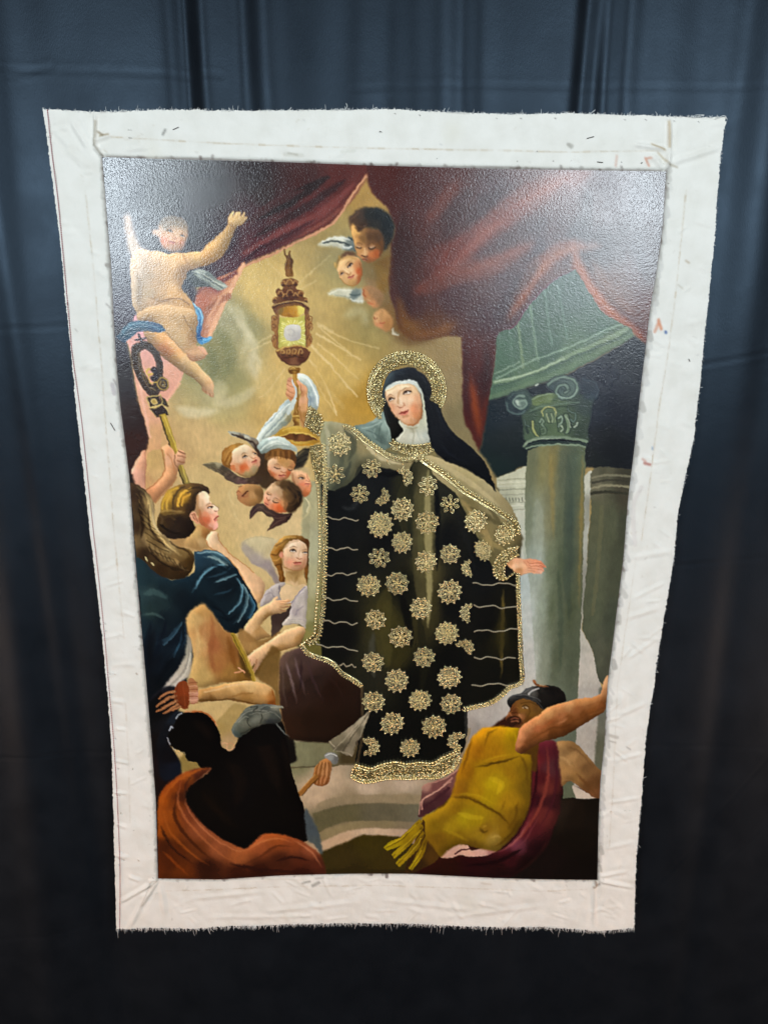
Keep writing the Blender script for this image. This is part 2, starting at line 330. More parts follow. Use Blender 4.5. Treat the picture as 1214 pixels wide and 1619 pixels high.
# main column shaft
col=S('834,712* 860,703 900,702 924,706* 923,780 919,960 915,1050 912,1100 908,1255* 842,1255* 846,1100 842,1000 834,900 829,860 829,780','840,730,6c7054 856,735,868053 872,735,867a4a 888,735,5c6450 905,735,525f4e 918,735,5f6a50 836,820,78806a 850,820,8d927a 868,820,827f5c 884,820,626a50 900,820,4a574c 918,820,74704c 838,890,98a296 852,890,a0aaa0 868,890,737c60 886,890,556048 902,890,4a5648 916,890,5f6246 840,960,aab2aa 856,960,8f9a88 872,960,5e684e 900,960,4e563e 844,1040,a8ada2 860,1040,858c78 878,1040,58604a 902,1040,555d49 850,1110,8c9080 880,1110,646c5a 905,1110,616856 880,1240,6f7566',soft=.8,an=.22,pw=1.3)
for l,w,c,o in [('897,720 898,800 896,900 900,980',14,'3c4a40',.22),('848,790 850,840 848,895',18,'a9b2a6',.15),('920,720 918,800 914,960',4,'8f7b46',.5),('868,710 872,780 874,850',6,'94834e',.4),('882,900 886,980 884,1060',8,'445140',.35)]:
    T(l,w,c,op=o,soft=2.5,clip=col)
# gap and second column
S('923,752* 934,744 936,770 931,800 926,900 921,960 918,992* 935,1028 948,1078 950,1110* 960,1250* 906,1250* 912,1100 917,990 920,900','929,760,b7b6a4 927,800,8f8f80 928,850,9f9f92 922,930,8a897c 922,1000,a8a598 930,1060,b5b0a4 930,1100,a5a096 925,1180,a59f94 935,1230,a8a294',soft=.6)
c2=S('936,742 960,738 1030,745* 995,1090* 949,1078 936,1030 919,992* 921,950 926,900 930,830 934,800 932,772','950,745,54523f 990,750,403e30 945,765,6e6a54 985,775,4a4536 940,810,5e6048 965,830,585c46 985,830,474a3a 945,900,5c604a 970,900,4e5240 940,960,585e48 965,980,4a5040 945,1030,585b4a 960,1050,4f5142',soft=.8,an=.35)
for l,w,c,o in [('934,756 960,750 1000,754',3,'7c7860',.7),('933,772 960,766 998,770',3,'8a8468',.7),('932,780 960,776 998,781',4,'3a392c',.7),('936,763 965,758 998,762',3,'3d3b2f',.6),('950,800 944,900 936,970',6,'6b6a4c',.4)]:
    T(l,w,c,op=o,soft=1,clip=c2)
# capital
F(780,560,6.07)
S('265,620 270,540 330,430 420,390 600,370 800,380 950,400 930,560 900,760 890,830 600,800 310,830 285,740','330,600,465848 500,450,5c6e52 600,600,56694f 750,620,4a5a48 850,700,3c4a3e 880,500,3a4844 450,700,54684f 600,740,5c6f52',soft=1)
S('110,460 130,400 200,355 300,340 360,400 350,500 300,560 220,580 150,540','180,450,2f3f44 260,460,40534f 300,400,3d5049 200,540,27353c',soft=1)
T('120,470 150,540 220,570 290,550',14,'5a6f6a',op=.6,soft=1)
T('150,420 200,375 290,370',10,'4d625c',op=.6,soft=1)
S('205,445 235,430 300,430 318,470 290,505 235,500','220,460,a9b7a6 280,460,62756a',soft=1)
T('300,400 230,400 190,450 220,510 280,515 315,480 300,440 260,440 250,470',16,'7f9484',op=.75,soft=.9)
S('500,300 560,230 680,195 780,230 830,310 790,400 690,440 600,410 570,350','650,320,4a5c58 560,280,3e5050 760,280,52655e 690,400,5a6e63',soft=1)
T('520,290 580,240 680,215 770,250 800,320 770,390 700,425 630,410 598,360 625,300 680,290 715,330 690,370',34,'2c3a38',op=.6,soft=1.2); T('520,290 580,240 680,215 770,250 800,320 770,390 700,425 630,410 598,360 625,300 680,290 715,330 690,370',20,'748a7a',op=.8,soft=.9)
T('600,370 625,405 690,422 760,400 795,340',8,'93a698',op=.8,soft=.7)
T('650,330 690,350 720,330',8,'2f3d3c',op=.6,soft=1)
S('840,230 930,240 1000,330 980,420 920,440 850,400','920,330,2b3843 960,380,344350',soft=2,op=.8)
T('850,240 950,260 1000,340 970,420',9,'4c5f66',op=.5,soft=1.2)
S('365,430 420,395 560,370 610,400 600,445 480,470 380,490','420,440,68794f 540,420,6f8058 590,440,4e614a',soft=.8)
T('365,430 450,395 560,372',8,'93a48a',op=.7,soft=.8)
T('345,545 430,510 560,490 640,475 820,460',9,'6f8472',op=.7,soft=.8)
T('340,560 450,530 600,505 800,490',8,'2f3f38',op=.6,soft=1)
T('470,590 460,545 500,510 560,505 595,540 590,590',11,'a5a56c',op=.9,soft=.6)
S('480,560 530,520 585,545 590,640 560,655 540,610 525,650 500,620','530,570,5d7057 560,640,80916c 510,630,75876a',soft=.8)
for l,w,c in [('510,570 520,610 530,645',12,'93a07a'),('560,570 562,610 560,645',12,'8b9a78'),('375,645 380,710 400,765 420,785',14,'a3a76a'),('395,660 410,720 430,770',10,'55684f'),('440,650 460,620 480,640 460,670 480,690 500,730',10,'7d9078'),('455,720 490,710 495,760 460,765',10,'6f8268'),('620,610 650,595 660,630 635,660 620,690',12,'8fa38c'),('690,590 710,640 720,690 705,740',22,'7b9070'),('685,590 720,640 735,700',6,'a9b79a'),('640,680 660,710 640,735',11,'a0b093'),('735,620 760,640 785,610 780,560',9,'5f7568'),('770,690 790,680 795,655',10,'a2b09a'),('290,620 310,680 340,690',8,'5c7064'),('310,700 330,750',10,'364740'),('710,510 720,540 760,560',8,'5a6f62')]:
    T(l,w*2.3,'29362f',op=.55,soft=1.2); T(l,w*1.45,c,op=.85,soft=.7)
for l in ['430,660 445,720 450,770','600,600 610,680 615,740','670,600 672,680 668,745','745,650 750,700']: T(l,9,'2c3a34',op=.5,soft=1)
T('290,880 330,835 450,805 620,795 780,810 885,835',24,'75866f',op=1,soft=.8)
T('295,900 350,865 480,845 640,840 790,850 880,865',16,'33443d',op=.8,soft=.8)
T('310,905 380,880 500,865 650,862 780,868 870,885',15,'7f9078',op=.9,soft=.7)
T('300,865 360,830 500,810 640,805',6,'a8b49c',op=.7,soft=.6)
T('405,300 425,290',14,'c9d2bc',op=.9,soft=.7)
F(0,0,1)
# ---- floor, steps
S('440,1150* 745,1150* 720,1240* 680,1330* 640,1400* 480,1400* 470,1300*','470,1200,7c7a58 560,1215,a08f74 520,1230,b8a284 580,1245,b3a188 640,1240,b09f88 500,1255,b59e80 560,1265,8d7d60 640,1262,8f8064 520,1290,6a6448 600,1285,665f44 660,1290,6c6750 520,1318,8a7b5a 600,1310,857659 660,1310,8a7c62 540,1330,ab9070 600,1320,b3987a 650,1322,a48c70 510,1340,b09474 520,1370,3d3110 600,1360,40340f 640,1370,382c0c 570,1340,4a3c16',soft=0)
S('505,1268 540,1258 600,1254 690,1256* 690,1272* 600,1268 540,1272 500,1285*','600,1262,8f8062',soft=1,op=.8)
S('495,1285* 540,1272 600,1268 690,1272* 680,1300* 600,1296 540,1300 500,1318*','540,1290,645e40 600,1285,67614a 670,1285,6d6852',soft=1)
S('500,1318* 545,1302 590,1296 680,1300* 665,1312* 590,1308 545,1314 505,1330*','540,1310,8a7c58 600,1303,857857 650,1306,82755a',soft=1)
S('505,1332* 545,1314 590,1308 668,1312* 640,1322* 580,1318 560,1324 530,1336 508,1345*','530,1325,b59a7a 590,1313,b9a184 640,1316,ad967c',soft=1)
S('506,1346* 530,1337 560,1325 582,1319 640,1322* 660,1340* 640,1400* 500,1400*','540,1355,3f3311 590,1335,43380f 620,1360,41340e 560,1380,352a0c',soft=1.2)
S('450,1171* 520,1165 570,1168* 568,1205* 500,1210 458,1212*','470,1185,807f5e 520,1190,7a7858 550,1195,4c3f26',soft=1)
T('450,1172 500,1168 545,1170',3,'a8a080',op=.7,soft=.8)
T('458,1212 500,1210 560,1206',3,'5c5238',op=.6,soft=1)

# underpainting that the figures are laid over
S('600,690* 700,690* 720,760* 590,760*','650,720,84784f',soft=1)
S('480,760* 520,760* 520,1040* 470,1020*','500,850,a39d78 498,960,8f8a5c 495,1020,5c5630',soft=1)
S('760,1160* 800,1130* 900,1240* 960,1260* 1000,1450* 600,1450* 650,1385* 670,1300* 720,1240*','700,1300,5a3c10 850,1300,3c1216 900,1350,140c06 750,1380,2c0a0a 620,1400,352a0c',soft=1)
S('946,1085* 1010,1085* 1000,1270* 935,1260*','960,1120,6d6e60 955,1200,60624f',soft=1)
S('880,1255* 1010,1250* 1000,1450* 860,1450*','930,1350,130c06',soft=1)
S('200,1372* 1000,1376* 1000,1460* 200,1460*','300,1400,30140a 560,1400,352a0c 750,1400,26090a 920,1400,100905',soft=2)
S('370,1180* 460,1130* 470,1200* 400,1240*','420,1180,14100c',soft=1)
S('508,690* 630,715* 640,790* 508,800*','560,740,33342a 520,700,74745a 600,720,6f6c50 530,780,1c1e1c',soft=1)
S('700,745* 800,790* 826,850* 815,920* 770,910*','780,860,6a6040 800,900,2c2a1c',soft=1)
S('690,690* 760,740* 790,775* 740,790* 690,740*','730,740,6a6248',soft=1)
# ================= putto with the blue sash, upper left
F(180,320,5.518)
wing=S('610,700 640,620 700,580 770,580 850,620 930,680 1000,735* 920,765 860,745 790,735 720,740 660,760 620,790 600,750','680,640,3d4548 760,620,8c948c 820,660,6d7570 900,720,8d9184 640,720,343a48 740,700,454c4c',soft=.8)
for l,w,c in [('720,600 800,640 900,700 990,735',10,'c6c6b4'),('700,620 790,670 880,720 940,755',8,'a2a596'),('690,600 740,590 800,610',9,'b4b5a6'),('680,650 760,690 850,735',8,'383f42'),('760,620 850,680 950,745',6,'3b4242'),('650,660 690,620',10,'6d757a')]: T(l,w,c,op=.8,soft=.8,clip=wing)
S('620,770 660,750 720,740 715,800 700,890 680,880 640,800','670,820,35293c',soft=1)
# raised far arm and torso
S('90,120 130,90 160,130 170,220 210,330 260,400 330,440 300,560 180,560 150,470 120,380 100,260','140,200,b59c88 200,400,b89e84 250,500,bf9f7c',soft=2)
tor=S('150,500 200,400 330,420 400,420 460,440 540,440 620,440 700,430 770,415 850,335 930,265 990,205 1000,160 1010,110 1035,80* 1060,80* 1040,120* 1075,85* 1110,75* 1105,120* 1135,80* 1150,85* 1140,130* 1165,115* 1160,150 1110,200 1060,225 1040,290 1010,370 960,450 900,515 800,555 700,575 650,600 630,660 600,740 620,790 670,850 720,940 730,1060 728,1230* 500,1230* 420,1110 330,1040 220,1030 200,960 160,880 150,700',
 '250,480,b99c7c 350,500,c4a078 250,650,b19676 200,800,a58b6c 300,800,b3956c 420,550,c8a070 520,520,cfa268 600,500,cb9b5e 560,620,c0945e 480,700,c49a66 400,700,bd9668 600,600,b8874e 720,490,c89c5c 820,480,c89452 900,430,c3965a 960,300,b58e58 1050,150,c9a46c 1090,120,d0ac74 1020,200,ab8450 500,780,d6a566 560,800,d2a05f 350,880,b88f60 260,950,a68358 450,900,cda06a 640,900,c8975a 680,1000,c89c66 700,1150,bf9460',soft=.8,rnd=(16,.30))
for l,w,c,o in [('600,440 640,520 680,570',9,'a3713e',.5),('430,450 410,520 350,560',10,'a98a66',.5),('420,870 500,840 590,850 660,890',9,'8f6435',.75),('560,560 590,640 580,720',12,'b1834e',.4),('300,820 420,870',14,'9c7a50',.4),('760,430 850,350 950,265',8,'8f6c44',.4),('720,570 820,550 920,505',8,'9a6a34',.5),('1010,190 1050,215',6,'86603a',.6),('1045,130 1060,100',5,'8a643c',.7),('1085,130 1100,100',4,'8a643c',.6),('1120,140 1140,105',4,'8a643c',.6),('480,730 460,760',8,'a87a4a',.5)]: T(l,w,c,op=o,soft=1.2,clip=tor)
T('1010,90 1020,150',5,'8a643c',op=.5,soft=.8)
# head
hd=S('400,190 450,140 540,125 610,145 645,200 650,270 630,350 600,400 550,425 490,415 430,390 405,320 370,290 335,280 345,240 390,240','450,200,8f7a60 540,150,8a7454 600,180,93795a 460,280,cfa27c 520,330,d4a27a 440,320,d18a66 600,310,c8946a 590,360,c58660 530,400,bf9270 560,260,c9a078 380,260,b9977c',soft=.9,rnd=(10,.2))
for k,(l,w) in enumerate([('400,200 440,150 520,130 600,150 640,200',26),('420,210 480,160 560,150',16),('440,230 500,190 580,190 630,220',14)]): T(l,w,'77624a',op=.5,soft=2,n=3,jit=5,jc=.1)
for l,w,c,o in [('430,325 465,340',34,'cf7a58',.28),('590,345 605,352',24,'cf7a58',.28),('530,250 545,290',10,'dcb48e',.6),('430,390 490,418 560,425 610,395',12,'9a6c4c',.5),('350,270 365,262',6,'a57a62',.6),('540,300 548,316 528,320',6,'a56a4c',.8)]: soft_(l,w,c,o)
eye(494,248,44,12,.0); eye(598,290,40,12,.0); mouth(512,350,54,6)
for l,w,c,o in [('200,600 230,720 220,850 240,960',40,'8d7454',.45),('300,600 340,640 420,640',26,'a98a62',.4),('620,640 590,720 600,780',22,'94683a',.5),('480,770 430,820 360,860',20,'9a764a',.45),('680,560 760,555 860,525',18,'9a6c38',.5),('640,470 720,450 800,420',26,'dcb47c',.4),('420,520 500,520 560,560',50,'d6ae7c',.35),('450,720 520,740 560,790',40,'dcb078',.4),('380,880 460,860 560,880',16,'8a6236',.5),('690,900 720,1000 725,1120',16,'946838',.5),('460,960 540,1020 620,1120',36,'d2aa74',.4),('380,920 400,1000 460,1080',26,'c48a58',.4),('960,260 1000,300 960,420',20,'9a7444',.4)]: T(l,w,c,op=o,soft=4,clip=tor)
# far leg, near leg, feet, sash
F(180,500,6.744)
l2=S('320,150 420,160 540,170 640,260 760,380 880,490 960,590 1050,680 1066,760 1064,840 1040,868 1020,850 950,790 930,740 850,660 740,590 600,490 480,390 380,290','400,200,b18a5a 480,220,c18f56 540,340,c98352 580,370,c5824e 650,430,c0935e 760,500,c4a070 860,560,bf9c68 950,650,c8a474 1020,760,cfa67e 620,300,bd9260 1000,700,bf986a',soft=.8,rnd=(16,.3,.5,-.8))
for l,w,c,o in [('340,220 430,330 560,450 720,575 850,655 930,740',14,'86653c',.6),('550,180 650,270 760,385',10,'8a683f',.5),('960,790 1000,810 1040,860',6,'a36a44',.8),('1000,620 1050,680 1066,760',5,'8a6238',.6),('955,760 975,800',7,'b37a52',.6)]: T(l,w,c,op=o,soft=1.4,clip=l2)
for k in range(5): T(f'{985+k*17},{790+k*14} {990+k*17},{815+k*12}',6,'e0b690' if k%2 else 'a9714c',op=.7,soft=.6)
l1=S('250,0 300,-60 500,-120 880,-60 880,100 880,220 890,320 960,330 1000,390 980,440 890,480 830,475 790,430 770,385 700,320 620,240 540,150 430,40 330,20','420,-20,b9925f 560,40,c49c68 640,120,c4a070 720,250,c6a474 800,300,c0996a 820,100,bd9560 860,250,b98c58 860,380,d0a276 920,400,d2a47a 960,390,dcae86 840,440,c39068',soft=.8,rnd=(12,.3))
for l,w,c,o in [('740,-10 800,90 860,180 885,230',9,'86643e',.6),('560,170 650,270 760,385',12,'94703f',.5),('800,360 850,350 890,330',5,'a9744c',.7),('800,410 830,465 890,478 970,440',6,'a4673f',.8),('790,380 800,430',5,'a9744c',.7),('880,340 860,370',5,'a9744c',.6)]: T(l,w,c,op=o,soft=1.1,clip=l1)
for k in range(5): S(f'{900+k*20},{322+k*17} {920+k*20},{318+k*17} {930+k*20},{340+k*17} {908+k*19},{348+k*17}','940,360,d9a581',soft=.6); T(f'{900+k*20},{345+k*17} {928+k*20},{340+k*17}',4,'a5623f',op=.7,soft=.5)
sash=S('70,180 120,110 190,55 260,40 330,50 420,60 480,80 540,130 545,155 480,165 400,160 300,155 220,200 130,290* 80,260 40,220','120,180,33566a 220,100,3c6880 320,100,3a637b 420,110,33587a 520,140,2f5a7c 110,250,2c4a66 260,150,2c4d64',soft=.8)
for l,w,c,o in [('100,170 190,90 290,75 400,100 520,140',12,'6a95a8',.5),('90,230 190,150 290,130 420,145',10,'1f3a4e',.6),('130,260 230,180 300,150',8,'4f7d94',.5),('160,120 260,90 380,90',7,'24455c',.5)]: T(l,w,c,op=o,soft=1.2,clip=sash)
F(180,320,5.518)
sa=S('690,880 720,900 760,930 780,1000 775,1080 760,1150 790,1180 850,1165 855,1190 800,1230 760,1235 725,1200 725,1120 735,1040 720,950','720,920,3c7ca6 760,990,4585b4 740,1060,2f6a9e 745,1150,2a5f94 790,1200,4a90bd 840,1180,5ba0c4',soft=.7)
for l,w,c in [('700,890 745,930 770,1000 765,1070',8,'b7d9dc'),('720,930 740,990 745,1060 735,1130',7,'86bcd4'),('750,1020 748,1090 745,1150 770,1200',6,'1c4a7c'),('770,1210 810,1200 850,1175',6,'93cbe0')]: T(l,w,c,op=.85,soft=.8,clip=sa)
# ================= crosier, hand holding it
F(180,500,6.744)
T('300,310 330,300 390,330 450,400 490,500 490,620 470,740 430,800 380,770 310,660 260,540 240,430 250,350 300,315','70,72,66,66,66,74,84,84,84,88,88,84,76',"402e24",soft=.6)
for l,w,c in [('270,380 265,480 300,600 340,700 400,780',6,'9c8458'),('290,390 280,460 310,560 350,660',5,'c2a24e'),('340,340 400,370 460,470 470,590',6,'5f4c48'),('300,560 340,650 380,730',5,'8a7048'),('380,560 350,590 380,620 420,600',10,'c7a748'),('380,630 375,680 410,715 460,700',10,'c7a748'),('350,560 360,600',5,'e5c766'),('400,760 440,790',8,'a08a5c'),('250,420 255,500 290,620',4,'7d6650')]: T(l,w,c,op=.9,soft=.6)
S('390,560 440,540 470,580 460,680 420,690 390,650 420,610','430,620,33242c',soft=.6)
T('395,560 360,580 360,610 420,605',9,'d0b050',soft=.6)
S('465,700 500,650 560,655 595,700 590,760 540,800 490,790 465,750','530,720,4a3628',soft=.6)
T('500,660 470,710 490,770 545,785 590,740 580,680 530,655 500,660',9,'c0a04a',soft=.6)
T('510,690 500,730 540,755 560,715 535,695',8,'ab8d44',soft=.6); T('525,735 540,725',8,'e6dcb0',soft=.5)
T('275,195 308,295',20,'35202a',soft=.6); T('236,252 342,230',18,'35202a',soft=.6)
S('355,850* 480,840* 520,940* 400,965*','430,910,3b2a22',soft=.5); S('490,840* 560,890* 590,970* 520,950*','540,910,3a2a1c',soft=.5); S('390,980* 530,950* 605,1050* 450,1070*','490,1010,3a2824',soft=.5)
T('358,855 480,845 500,840 520,940 400,968 358,855',9,'c2ab66',soft=.5); T('400,970 535,950 600,1050',9,'c9b46e',soft=.5); T('395,985 450,1070',7,'a58f54',soft=.5); T('560,895 585,965',6,'8c7546',soft=.5)
T('440,910 441,911',60,'c9b070',soft=.6); T('440,910 441,911',38,'b09248',soft=.6)
S('480,1050* 560,1035* 620,1214* 550,1214*','520,1060,c8a83c 560,1120,b8972e 580,1200,a8882c 500,1080,6a5420',soft=.5)
F(150,500)
st_=S('310,475* 345,468* 420,700* 460,800* 430,805* 380,690*','330,500,bd9c3a 370,600,a98c34 400,700,9a8238 440,790,8f7c40',soft=.5)
T('315,480 385,690 432,800',6,'4a3a20',op=.85,soft=.6); T('335,480 400,650 445,790',7,'d4b85a',op=.7,soft=.6)
arm=S('175,760 190,710 230,650 245,640* 250,720 246,830* 300,790 335,740 335,700 318,660 325,635 350,615 380,640* 385,660* 410,640 432,650 437,680 430,705 405,715 395,760 370,800 330,845 290,890* 240,850 200,810 175,790','200,760,dca186 220,700,d49a78 240,800,d49c80 270,830,c98a5c 330,780,d59868 350,680,d8a27a 340,640,d69a6c 400,690,d6a27c 300,860,c98d60 380,740,cf9666',soft=.7,rnd=(9,.3))
S('248,690* 262,650* 330,640 335,730 300,785 246,828*','280,700,c4a066 300,760,caa36c 262,790,c79a66',soft=.8)
for l,w,c,o in [('325,640 335,700 335,745 300,795 250,832',5,'a86a3a',.7),('405,645 435,660',6,'8e5c3c',.8),('400,665 436,675',5,'a06a48',.8),('400,690 432,698',5,'9a6442',.8),('385,665 385,700 400,720',5,'8a5c3a',.7),('350,660 375,700 385,750',8,'c07f50',.5),('245,640 246,720 244,820',5,'b87a5a',.6),('395,770 350,830 295,890',6,'a8683c',.6)]: T(l,w,c,op=o,soft=.8)
# ================= kneeling angel, left
F(0,0,1)
S('120,730* 212,748* 216,800 218,880 250,930 320,950 330,930 360,960* 300,1060* 250,1240* 262,1400* 120,1420*','200,900,1f3038 260,930,16242c 230,1000,0d141c 240,1150,0c0b0d 250,1300,1a0f0a 190,760,2a1a14',soft=1)
T('228,880 262,925 310,940',26,'22323a',soft=3)
F(200,750,6.07)
S('430,610 520,600 680,480 760,520 800,560 780,640 800,700 830,720 700,730 560,720 480,680','520,650,a98452 640,640,c29e6c 720,600,b59058 700,680,c6a272 600,700,b89462',soft=.8)
neck=S('640,540 700,470 800,520 830,540 790,580 765,640 790,700 700,725 600,690 560,640','680,560,b8965e 760,560,a9743e 720,640,c3a06c 660,660,b08a56',soft=1.2,rnd=(10,.2))
# forearm behind the chin
far=S('770,620 800,570 830,540 870,545 885,590 905,640 960,710 1050,790 1130,850 1214,920 1300,990 1330,1080 1290,1214 1214,1214 1170,1080 1110,970 1040,850 960,780 880,735 820,710 790,670','830,600,e0bc94 900,690,dab488 1000,790,d9b184 1150,920,dcb286 1250,1050,d8ae84 1230,1180,d3a878',soft=.6,rnd=(8,.3,-.8,-.5))
T('885,560 905,640 960,712 1060,795 1150,862 1230,935','5',"b4612c",op=.85,soft=.6); T('775,625 800,690 880,738 980,790 1060,880 1130,990 1200,1150',6,'a9602c',op=.8,soft=.7)
# face
fc=S('690,170 740,155 785,175 800,210 805,250 830,275 870,305 892,330* 880,350 884,380 882,405 872,425 885,470 880,510 850,530 800,520 740,490 700,440 690,380 640,330 650,240','740,190,e0c09c 780,230,e3c4a4 720,260,d9b38c 790,330,e2b696 850,320,e9c0a0 760,380,d98f68 770,430,d2714c 740,460,cd7850 820,480,dfa082 860,490,e6a994 700,330,c49a70 840,400,e0a284 870,370,e6b090',soft=.6,rnd=(9,.2,.6,-.7))
for l,w,c,o in [('700,340 720,420 760,480 820,520',26,'b8683c',.4),('740,420 790,440',60,'d0683f',.24),('690,200 680,300 690,380',22,'b08050',.5),('740,200 780,230',34,'ecd2b0',.4),('800,330 830,360',22,'ecc4a4',.4),('800,520 850,532 882,512',7,'a0603c',.6)]: soft_(l,w,c,o)
eye(808,308,52,-18,.18,-.05,dk='3d2216')
for l,w,c,o in [('832,276 868,304 892,332 868,346',4,'5a3a24',.75),('848,346 868,352',7,'7a3c28',.8),('850,430 866,412 884,396',9,'8a3028',.9),('856,440 878,432',11,'cc7464',.85),('860,408 882,390',7,'b85c4c',.7),('800,250 806,270 830,278',4,'7a5030',.6)]: T(l,w,c,op=o,soft=.7)
S('610,380 625,355 660,352 680,385 700,430 705,460 680,465 650,445 620,420','650,380,d59c7a 680,440,d3946f',soft=.6)
T('630,375 655,372 670,400 690,440',7,'8c5034',op=.8,soft=.7); T('645,390 650,410 665,430',8,'7a4430',op=.7,soft=.8)
hr=S('330,330 345,240 400,150 480,105 580,82 680,85 740,100 790,125 800,160 795,185* 760,160 720,160 690,185 670,260 655,330 620,360 612,400 640,450 665,500 640,560 580,600 500,610 420,605 340,560 305,500 300,430 320,370','400,220,a57c2c 560,220,b0832c 480,180,8c6a2c 600,130,6c4f28 680,110,5a4024 760,130,4a3424 380,320,8a6a2e 500,330,6a4c26 620,320,4c331e 400,430,3d2a1a 500,430,2f2016 600,480,2c1d14 450,560,32241a 340,450,453218 640,260,5a3e22',soft=.8,rnd=(14,.3))
for l,w,c,o in [('350,320 370,230 430,160 500,125',14,'c79c3a',.7),('400,330 400,250 440,180',12,'d0a444',.6),('500,300 510,220 560,160 620,130',18,'c99a3a',.7),('540,300 560,230 610,180',14,'b98a34',.6),('460,340 455,240 500,150 560,110',12,'5a4326',.8),('640,300 650,220 690,160',10,'3c2a18',.7),('330,360 420,350 520,355',8,'c0a060',.5),('360,380 460,372 560,360',6,'b89a54',.4),('340,480 420,540 520,560',16,'241810',.6),('350,430 400,400 470,420',14,'4f3a22',.5),('600,140 680,120 760,140',10,'3a2818',.6),('320,380 350,420 340,470',14,'57422a',.5)]: T(l,w,c,op=o,soft=1.4,clip=hr,n=2,jit=5,jc=.08)
# her wing
wg=S('40,90 90,85 150,120 200,160 250,220 275,300 270,400 290,480 330,550 390,590 440,640 520,690 580,700 640,740 660,800 640,900 600,960 540,990 460,1000 360,970 260,910 180,830 110,800 90,700 80,500 60,300','80,200,3a2616 130,300,42301c 110,500,3a2818 230,280,a58a58 250,450,9c8350 200,600,8a7044 300,640,7a6038 350,760,7c6238 450,800,80643a 560,760,7a6036 600,820,4f3718 500,900,3c2812 350,880,3a2612 250,800,4a361e 180,750,3a2816 150,640,6a5434 400,700,a58c5c',soft=.8,rnd=(10,.35))
for l,w,c,o in [('200,170 235,260 240,380 260,480 320,580 420,680 540,770',24,'b79c66',.8),('245,230 265,330 265,420 300,520 370,590 440,650',18,'d0b987',.85),('225,280 225,420 250,540 330,640 450,740',12,'2f1f12',.75),('260,250 285,420 310,500 360,570 430,640',10,'3a2a1a',.7),('180,560 220,650 320,740 460,820',20,'a88a56',.6),('150,480 170,580 200,660',16,'8f7650',.6),('130,300 160,450 150,600',30,'30200f',.5),('200,700 320,820 480,900 600,880',20,'2e1e0e',.5),('480,690 580,720 640,790',14,'3a2612',.6),('430,800 500,830 480,860',24,'a78650',.5),('140,170 180,240 200,300',14,'8d7346',.6),('100,100 160,150 220,220',8,'9f9060',.5)]: T(l,w,c,op=o,soft=2,clip=wg,n=2,jit=4,jc=.07)
for k in range(16):
    T(f'{100+k*8},{180+k*34} {120+k*14},{220+k*36} {130+k*22},{270+k*36}',9,'241808' if k%2 else '7c6238',op=.5,soft=1.2,clip=wg)
    T(f'{200+k*24},{640+k*16} {215+k*25},{690+k*15} {235+k*26},{730+k*13}',8,'2a1c0e' if k%2 else 'a2875a',op=.5,soft=1.2,clip=wg)
T('192,790 202,820',14,'d8c48c',soft=.7); T('248,840 262,862',12,'d8c48c',soft=.7)
T('430,635 490,690 560,700',10,'43301c',op=.7,soft=1.2)
# her blue robe
F(180,780)
rb=S('110,310 160,340 200,390 280,410 340,400 390,370 390,290 400,275 470,270 530,290 580,340 620,400 660,470 690,530 695,560 660,600 620,650 570,668 540,650 500,600 465,550 430,520 390,540 350,580 345,600 355,680 350,740 310,800 280,850 240,920 180,1000 130,1000 140,700 130,500','150,400,2c4a52 170,480,3f5c5e 220,520,314a4c 260,450,1f363f 180,560,34504f 160,640,1e3440 240,600,142530 330,500,14222c 380,420,1b3340 440,310,35566a 500,300,4f7886 480,380,142734 540,380,1a2f3c 560,450,101d27 620,480,1d3540 600,600,14242e 660,560,24475a 200,700,16283a 280,700,0f1b2a 320,740,1c3244 200,800,0c1320 180,900,0a0e16 260,830,111c2a 150,760,0f1a28',soft=.8,rnd=(14,.35))
S('100,260* 720,240* 720,700* 560,690* 430,525* 350,590* 360,760* 200,1010* 100,1010*','400,500,0c1418',soft=3,op=.42,clip=rb)
for l,w,c,o in [('400,285 470,280 530,300 580,350',8,'7fa6ae',.6),('380,470 420,400 470,350 540,330',10,'5d8a9c',.7),('430,300 500,310 540,350',8,'86aab0',.55),('470,290 520,320 560,330',6,'a8bcb0',.5),('490,420 540,400 590,380',7,'7faab4',.6),('450,400 520,380 570,350',8,'4c7486',.5),('590,400 620,450 600,520 540,580',8,'6b98a8',.6),('610,420 640,480 625,560 580,620',7,'86b0b8',.6),('650,480 670,540 640,600',7,'4d7f98',.7),('480,480 540,470 580,440',8,'33586a',.6),('500,580 560,600 600,570',12,'0a131a',.6),('460,530 520,560 560,620',14,'0c161e',.6),('150,480 200,470 260,500',30,'4a6664',.4),('140,580 200,575 250,600',14,'56706a',.4),('320,620 280,680 230,720',8,'3f6478',.6),('330,650 320,720 270,790',8,'2d4d62',.6),('200,720 260,690 300,640',8,'35586a',.5),('180,620 160,760 170,900',26,'0c1420',.5),('260,600 230,700 190,800',20,'0b1420',.5),('340,600 350,680 330,740',6,'38607a',.5),('400,470 380,520 350,570',14,'0f1b24',.5)]: T(l,w,c,op=o,soft=2.4,clip=rb)
